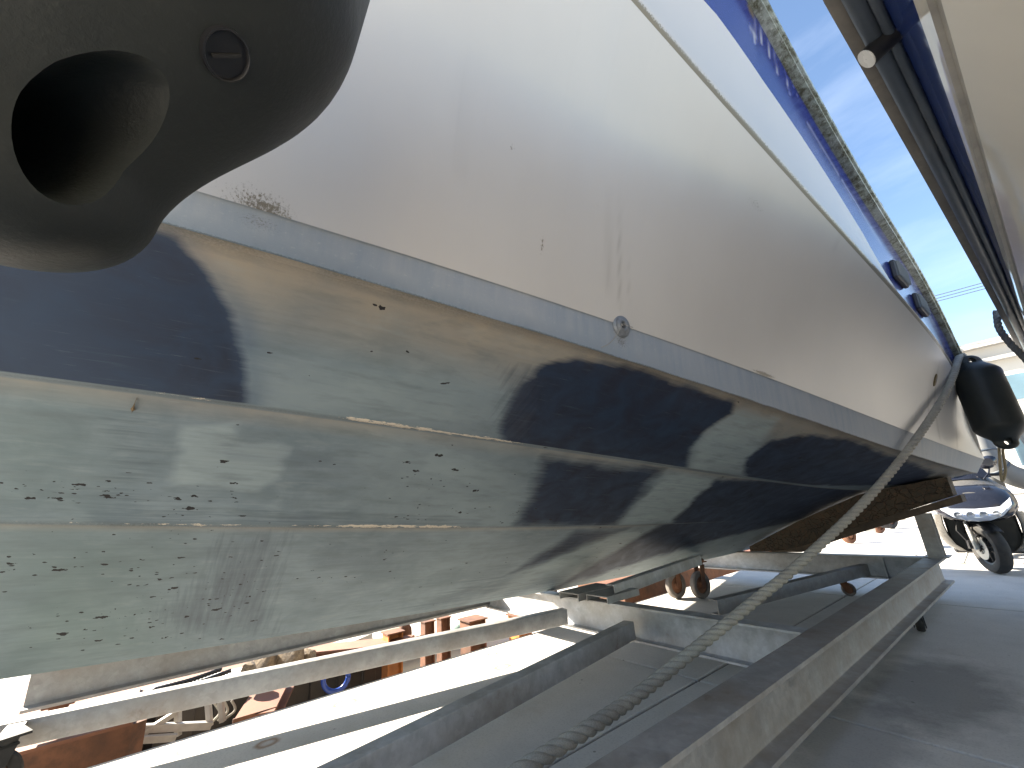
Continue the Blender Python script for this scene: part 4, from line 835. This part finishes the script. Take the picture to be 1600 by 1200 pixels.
pile(-3.80, p1[1]+.2, .0, MAT['orange'], 'orange steel pile nearest the bright end of the cross beam', .17); pile(-4.25, p2[1]+.25, -.05, MAT['rust'], 'dark red-brown steel pile left of the orange one', .2); pile(-4.7, p3[1]+.1, -.10, MAT['orange'], 'half orange half black pile by the stone heap', .16)
for k_, (px_, py_) in enumerate(((668, 985), (693, 990))):
    q = P(px_, py_, X=-4.9); pile(-4.9, q[1], -.12, MAT['rust'], ('left', 'right')[k_]+' one of two slim rusty piles standing close together', .12)
castor_far(-3.765, p1[1]+.2, .154, .002)
b_ = MB(); b_.box((-5.6, 4.0, -.25), (3.2, .16, .20), bev=.01); o = b_.build('timber_baulk', MAT['timber']); tag(o, 'long dark timber baulk across the piles under the hull', 'timber')
girder('box_girder', -4.55, -3.75, 4.6, 9.5, .0, .35, RR, 'long rusty girder beyond the quay edge behind the twin castors')
girder('box_girder', -5.3, -5.0, 3.6, 10.5, .12, .25, (MAT['orange'], MAT['orange']), 'orange painted girder glimpsed past the hull above the twin castors')
for k_, y_ in enumerate((4.6, 9.3)):
    pile(-5.15, y_, -.13, MAT['rust'], ('near', 'far')[k_]+' rusty pile holding up the orange girder', .16, -1.2)
for k_, y_ in enumerate((5.4, 8.8)):
    pile(-4.15, y_, -.35, MAT['rust'], ('near', 'far')[k_]+' rusty pile holding up the long girder behind the twin castors', .16, -1.2)
# blue and white work boat lying alongside
wb = empty('work_boat', (-6.3, -2.5, -.95)); tag(wb, 'slim blue and white work boat moored beyond the rusty girders', 'boat')
A = P(60, 1140, X=-5.45); B = P(455, 1046, X=-5.45); zA, zB = A[2], B[2]
def wrow(dx, dz, taper=0): return [(-5.45+dx-(.0 if y < .8 else (y-.8)**2*.25), y, zA+(zB-zA)*(y-A[1])/(B[1]-A[1])+dz) for y in np.linspace(-5, 2.2, 30)]
def strip(name, r0, r1, mat):
    MB().loft([[p, q] for p, q in zip(r0, r1)], cap=False, closed=False).build(name, mat, wb, smooth=True)
strip('sheer_plank', wrow(0, 0), wrow(.02, -.075), MAT['blue']); strip('white_strake', wrow(-.02, .06), wrow(0, .001), MAT['white_gel']); strip('rub_strake', wrow(.03, .075), wrow(-.01, .060), MAT['timber']); strip('gunwale', wrow(.03, .077), wrow(-.16, .085), MAT['white_gel']); strip('hull_side', wrow(.02, -.076), wrow(-.25, -.75), MAT['dark_sheet']); strip('deck', wrow(-.16, .084), wrow(-1.6, .06), MAT['rust_red'])
# corrugated sheet wall behind a light lattice
sw = empty('sheet_wall', (-6.1, .9, -1.2)); tag(sw, 'dark tarred sheet-pile wall standing in the gap under the cradle', 'wall')
for k_ in range(16):
    y0 = .15+k_*.13; MB().box((-5.05+(.02 if k_ % 2 else -.02), y0, -.82), (.02, .128, .85), bev=.004).build('sheet', MAT['dark_sheet'], sw)
lt = empty('lattice_frame', (-4.8, .8, -.6)); tag(lt, 'pale grey welded lattice frame lying in front of the dark sheet wall', 'lattice frame')
def bar(p, q, r_=.018, nm='bar', par=None, mat='steel_white'): return MB().extrude([(-r_, -r_), (r_, -r_), (r_, r_), (-r_, r_)], p, q).build(nm, MAT[mat], par or lt)
c1, c2 = P(185, 1140, X=-4.75), P(330, 1133, X=-4.75); d1, d2 = P(180, 1158, X=-4.7), P(275, 1152, X=-4.7)
bar(c1, c2, .025, 'chord'); bar(d1, d2, .022, 'chord'); bar(P(183, 1172, X=-4.7), P(280, 1110, X=-4.78)); bar(P(278, 1112, X=-4.78), P(278, 1150, X=-4.76)); bar(P(215, 1140, X=-4.78), P(216, 1158, X=-4.76)); bar(P(325, 1098, X=-4.78), P(328, 1135, X=-4.76)); bar(P(345, 1096, X=-4.8), P(348, 1128, X=-4.78))
for k_, (a_, c_) in enumerate((((333, 1096), (332, 1128)), ((350, 1095), (340, 1126)), ((362, 1094), (352, 1123)))):
    p, q = P(*a_, X=-4.9), P(*c_, X=-4.86); m = (np.array(p)+q)/2+np.array([.0, .05, -.02]); r_ = MB().tube(smooth_path([p, m, q], 14), .010, 7).build('hanging_line', MAT['rope'], None, smooth=True); tag(r_, ('left', 'middle', 'right')[k_]+' pale line of three dangling before the dark wall below the cradle', 'line', 'dangling lines')
# diagonal fallen girder and stones
def beam_between(name, A, B, w_, h_, mat, label):
    e = empty(name, tuple((np.array(A)+B)/2)); tag(e, label, 'girder'); MB().extrude(ibeam(h_, w_, .02, .015), A, B).build('beam_section', mat, e, auto=30); MB().box((np.array(B)+[0, 0, h_/2]).tolist(), (.012, w_*1.1, h_*1.1)).build('end_plate', MAT['rust'], e); return e
beam_between('steel_girder', P(440, 1050, X=-5.0)-np.array([0, 0, .12]), P(398, 1125, X=-4.2)-np.array([0, 0, .12]), .26, .16, MAT['rust_red'], 'sunlit rust-red girder slanting down towards the quay edge')
beam_between('steel_girder', P(470, 1022, X=-5.4)-np.array([0, 0, .1]), P(640, 1005, X=-4.5)-np.array([0, 0, .1]), .3, .14, MAT['rust_red'], 'broad rust-red girder lying across beyond the stone heap')
def rock(p, s_, seed, label):
    bm = bmesh.new(); bmesh.ops.create_icosphere(bm, subdivisions=3, radius=1.0); r0 = random.Random(seed); ax = [Vector((r0.uniform(-1, 1), r0.uniform(-1, 1), r0.uniform(-1, 1))).normalized() for _ in range(11)]
    for v in bm.verts:
        d = v.co.copy()
        for a in ax:
            k_ = d.dot(a)
            if k_ > .62: d -= a*(k_-.62)*.85
        v.co = d
    me = bpy.data.meshes.new('rock'); bm.to_mesh(me); bm.free(); me.materials.append(MAT['stone']); o = bpy.data.objects.new('rock', me); COL.objects.link(o); o.location = p; o.scale = s_; o.rotation_euler = (r0.uniform(0, 1), r0.uniform(0, 1), r0.uniform(0, 3)); sharp(me, 20); tag(o, label, 'rock', 'stones beyond the quay'); return o
rock(P(450, 1030, X=-4.9), (.16, .20, .12), 1, 'large sandy rock in the heap beside the slanting girder'); rock(P(415, 1038, X=-4.9), (.13, .15, .10), 2, 'sunlit sandy rock left of the largest rock'); rock(P(480, 1025, X=-4.95), (.10, .10, .09), 3, 'small dark rock right of the largest rock'); rock(P(390, 1050, X=-4.7), (.09, .12, .07), 5, 'small pale rock at the left end of the stone heap')
# black ropes stretched over pale water, hose, float and ball
for k_, (a_, c_) in enumerate((((240, 1078), (345, 1046)), ((262, 1080), (360, 1048)))):
    r_ = rope_strands(smooth_path([P(*a_, X=-4.5), (P(*a_, X=-4.5)+P(*c_, X=-4.8))/2-np.array([0, 0, .01]), P(*c_, X=-4.8)], 60), .035, .09, 'black_rope', MAT['black'], strands=3); tag(r_, ('upper', 'lower')[k_]+' black stretched rope seen under the grey cradle beam', 'rope', 'black stretched ropes')
def loopw(name, px_, py_, X_, R_, r_, mat, label, cat):
    c = Vector(P(px_, py_, X=X_)); o = MB().tube([c+Vector((.3*R_*math.cos(a), R_*math.cos(a), R_*math.sin(a))) for a in np.linspace(0, 2*math.pi, 40)], r_, 10).build(name, mat, None, smooth=True); tag(o, label, cat)
loopw('hose_loop', 525, 1060, -4.5, .10, .022, MAT['blue'], 'blue hose loop lying by the quay edge', 'hose')
q = P(632, 990, X=-4.8); b_ = MB().lathe([(.001, -.11), (.05, -.10), (.075, -.05), (.08, 0), (.075, .05), (.05, .09), (.02, .11), (.02, .15), (.001, .15)], Matrix.Translation(q), 24).build('float_ball', MAT['rust'], None, smooth=True); tag(b_, 'rusty brown egg-shaped float hanging among the piles', 'float')
q = P(722, 978, X=-5.2); b_ = MB().lathe([(.001, -.02), (.22, -.02), (.22, .10), (.20, .16), (.13, .21), (.001, .225)], Matrix.Translation(q-np.array([0, 0, .12])), 32).build('mooring_drum', MAT['mint'], None, auto=40); tag(b_, 'mint green domed drum beyond the piles', 'drum')
e = empty('tarpaulin_heap', P(610, 1000, X=-6.2)); tag(e, 'pale grey sheet heap lying beyond the piles', 'tarpaulin'); rows_ = []
for i in range(14): rows_.append([tuple(P(560, 990, X=-6.0)+np.array([-j*.15, i*.2-.2, .05*math.sin(i*1.3+j)+.04*random.random()-.05*(j > 9)*(j-9)])) for j in range(14)])
MB().loft(rows_, cap=False, closed=False).build('sheet', MAT['hypalon'], e, smooth=True)
# ------------------------------------------------------------------ the yard beyond the stern
lw = empty('low_wall', (0, 17.5, 0)); tag(lw, 'long low white wall across the yard behind the cradle post', 'wall')
for k_ in range(8): MB().box((-7.5+k_*2.6, 17.6, .30), (2.58, .22, .60), bev=.02).build('wall_panel', MAT['plaster'], lw)
MB().box((1.6, 17.6, .63), (21, .30, .06), bev=.01).build('coping', MAT['plaster'], lw)
# small boat with outboard on a trolley, its stern drive in view under our hull
ob = empty('outboard_motor', P(1362, 812, Y=9.6)); tag(ob, 'grey outboard motor leg with pointed skeg seen beneath the stern bunk', 'outboard motor')
def Q(px_, py_, y_=9.6): return P(px_, py_, Y=y_)
def plate(name, pts_, y_, th, mat, par):
    f0 = [tuple(Q(a, c_, y_)) for a, c_ in pts_]; f1_ = [(x, y+th, z) for x, y, z in f0]; return MB().loft([f0, f1_]).build(name, mat, par, auto=30)
plate('skeg', [(1340, 818), (1352, 831), (1366, 846), (1371, 845), (1368, 832), (1366, 824), (1372, 812), (1378, 790), (1350, 790)], 9.58, .05, MAT['alu'], ob)
c_ = Vector(Q(1362, 812)); MB().lathe([(.001, -.28), (.05, -.24), (.085, -.1), (.09, .1), (.07, .22), (.04, .26), (.001, .26)], basis((0.3, 1, 0), (0, 0, 1), c_), 20).build('gearcase', MAT['alu'], ob, auto=40)
for k_ in range(3):
    a = k_*2.09+.4; b_ = MB(); b_.loft([[c_+Vector((.12, .30, 0))+Vector((r_*math.cos(a+w_), .03*w_, r_*math.sin(a+w_))) for w_ in (-.5, -.2, .2, .5)] for r_ in (.05, .11, .17)], cap=False, closed=False); b_.build('propeller_blade', MAT['black'], ob)
MB().box(c_+Vector((0, .05, .45)), (.14, .22, .9), bev=.03).build('drive_leg', MAT['alu'], ob); MB().box(c_+Vector((0, .1, 1.05)), (.36, .6, .5), bev=.08).build('engine_cowl', MAT['coat_dark'], ob)
def yard_wheel(px_, py_, R_, label, mat='rubber', y_=None):
    g = P(px_, py_, Z=0.0); e = empty('trolley_wheel', g); tag(e, label, 'wheel', 'trolley wheels in the yard'); Mw = Matrix.Translation((g[0], g[1], R_)) @ Matrix.Rotation(1.2, 4, 'Z') @ Matrix.Rotation(math.pi/2, 4, 'X')
    MB().lathe([(R_*.6, -.05), (R_*.92, -.055), (R_, -.03), (R_, .03), (R_*.92, .055), (R_*.6, .05), (R_*.6, -.05)], Mw, 32).build('tyre', MAT[mat], e, auto=40); MB().lathe([(.01, -.06), (.05, -.055), (.06, -.02), (R_*.6, -.015), (R_*.6, .015), (.06, .02), (.05, .055), (.01, .06)], Mw, 20).build('hub', MAT['rust'], e, auto=40)
yard_wheel(1329, 849, .15, 'small rusty trolley wheel left of the outboard skeg', 'rust'); yard_wheel(1375, 833, .17, 'brown trolley wheel right of the outboard skeg', 'rust'); yard_wheel(1394, 826, .24, 'larger black trolley wheel near the low white wall')
# cream dinghy with moulded strakes on a trailer, behind the scooter
dg_ = empty('dinghy', (.75, 11.2, .5)); tag(dg_, 'cream fibreglass dinghy with moulded ridges on a trailer behind the scooter', 'boat')
rws = []
for y_ in np.linspace(9.2, 13.6, 26):
    u = (y_-9.2)/4.4; w_ = .95*math.sqrt(max(1-(max(u-.25, 0)/.75)**2.2, .0))+.02; zk = .62+.45*max(u-.45, 0)**2*2.5; zt = 1.62+.25*u*u
    half = []
    for k_, (a, b2) in enumerate(((0, 0), (.35, .10), (.38, .10), (.62, .24), (.65, .235), (.82, .42), (.85, .41), (.93, .62), (.955, .61), (1.0, .98), (1.04, 1.0), (1.04, 1.05), (.9, 1.05))): half.append((a*w_, zk+(zt-zk)*b2))
    rws.append([(.78+x, y_, z) for x, z in half[::-1]]+[(.78-x, y_, z) for x, z in half[1:]])
MB().loft(rws, cap=True, closed=False).build('hull', MAT['cream'], dg_, auto=22)
mesh('transom', rws[0], [tuple(range(len(rws[0])))], MAT['cream'], dg_); 
mesh('deck', [p for r_ in rws for p in (r_[0], r_[-1])], [(2*i, 2*i+1, 2*i+3, 2*i+2) for i in range(25)], MAT['white_gel'], dg_)
tl = empty('boat_trailer', (.78, 11.2, 0)); tag(tl, 'dark steel boat trailer under the cream dinghy', 'trailer')
for s_ in (-1, 1): MB().box((.78+s_*.55, 11.3, .50), (.07, 4.6, .10), bev=.006).build('side_rail', MAT['black'], tl)
for y_ in (9.5, 11.3, 13.0): MB().box((.78, y_, .57), (1.17, .08, .06), bev=.006).build('cross_bar', MAT['galv_dark'], tl)
for s_ in (-1, 1):
    Mw = Matrix.Translation((.78+s_*.78, 11.0, .27)) @ Matrix.Rotation(math.pi/2, 4, 'Y'); o = MB().lathe([(.16, -.07), (.25, -.075), (.27, -.04), (.27, .04), (.25, .075), (.16, .07), (.16, -.07)], Mw, 32).build('tyre', MAT['rubber'], tl, auto=40); MB().lathe([(.01, -.05), (.16, -.03), (.16, .03), (.01, .05)], Mw, 24).build('rim', MAT['galv'], o, auto=40)
MB().tube([(.3, 11.0, .27), (1.3, 11.0, .27)], .03, 10).build('axle', MAT['galv_dark'], tl)
# grey inflatable tube boat standing on edge beyond the transom
ib = empty('inflatable_boat', (-.3, 9.4, .9)); tag(ib, 'grey inflatable boat tube leaning between the stern and the cream dinghy', 'inflatable boat')
pts = [P(1512, 640, Y=9.0), P(1522, 672, Y=8.9), P(1534, 700, Y=8.8), P(1550, 722, Y=8.8), P(1580, 742, Y=8.9), P(1640, 760, Y=9.1)]
MB().tube(smooth_path(pts, 40), .135, 18).build('tube', MAT['hypalon'], ib, smooth=True); pp = smooth_path(pts, 40)
for k_ in (9, 17, 26): MB().tube([pp[k_], pp[k_+1]], .139, 18).build('tube_band', MAT['slate_rubber'], ib, smooth=True)
MB().tube([np.array(pts[-1])+[0, 0, 0], np.array([pts[-1][0], pts[-1][1], .02])], .10, 14).build('tube', MAT['hypalon'], ib, smooth=True); MB().tube([np.array(pts[0]), np.array([pts[0][0]-.1, 9.1, .05])], .12, 14).build('tube', MAT['hypalon'], ib, smooth=True)
pts = [P(1565, 690, Y=8.6), P(1567, 720, Y=8.6), P(1566, 748, Y=8.6)]
pts = [P(1561, 696, Y=5.7), P(1563, 730, Y=5.72), P(1566, 752, Y=5.75), P(1571, 735, Y=5.75), P(1567, 705, Y=5.72), P(1570, 695, Y=5.7)]
r_ = MB().tube(smooth_path(pts, 40), .010, 8).build('fender_lanyard', simple('straw_line', (.33, .27, .17), .85), f1, smooth=True)
# building, pole and wires
bd = empty('boatyard_building', (8, 46, 0)); tag(bd, 'long white flat-roofed boatyard building in the distance', 'building')
MB().box((9, 48, 5.0), (28, 8, 10.0)).build('wall', MAT['plaster'], bd); rf = MB().box((9, 47.9, 10.2), (29, 9, .4)).build('roof', MAT['galv_dark'], bd); MB().box((9, 43.6, 9.0), (28.6, .5, .25)).build('roof_gutter', MAT['galv_dark'], rf)
for i in range(9):
    for z_ in (2.6, 6.9):
        f_ = MB().box((-3.3+i*3.1, 43.97, z_), (2.3, .10, 1.9)).build('window', MAT['plaster'], bd); MB().box((-3.3+i*3.1, 43.91, z_), (2.1, .06, 1.7)).build('pane', MAT['window'], f_)
for k_, x_ in enumerate((-9, 22)):
    up_ = empty('utility_pole', (x_, 40, 0)); tag(up_, ('left', 'right')[k_]+' concrete utility pole carrying the wires', 'pole', 'utility poles'); MB().tube([(x_, 40, 0), (x_, 40, 14.6)], [.18, .11], 14).build('shaft', MAT['plaster'], up_, smooth=True); MB().box((x_, 40, 13.9), (.1, 1.8, .12)).build('cross_arm', MAT['galv'], up_)
for k_ in range(3):
    z0 = 13.97; y_ = 39.3+k_*.7; w_ = MB().tube([(x_, y_, z0+.06-1.0*(1-((x_-6.5)/15.5)**2)) for x_ in np.linspace(-9, 22, 24)], .022, 6).build('overhead_wire', MAT['wire'], None); tag(w_, ('front', 'middle', 'rear')[k_]+' overhead wire above the white building', 'wire', 'overhead wires')
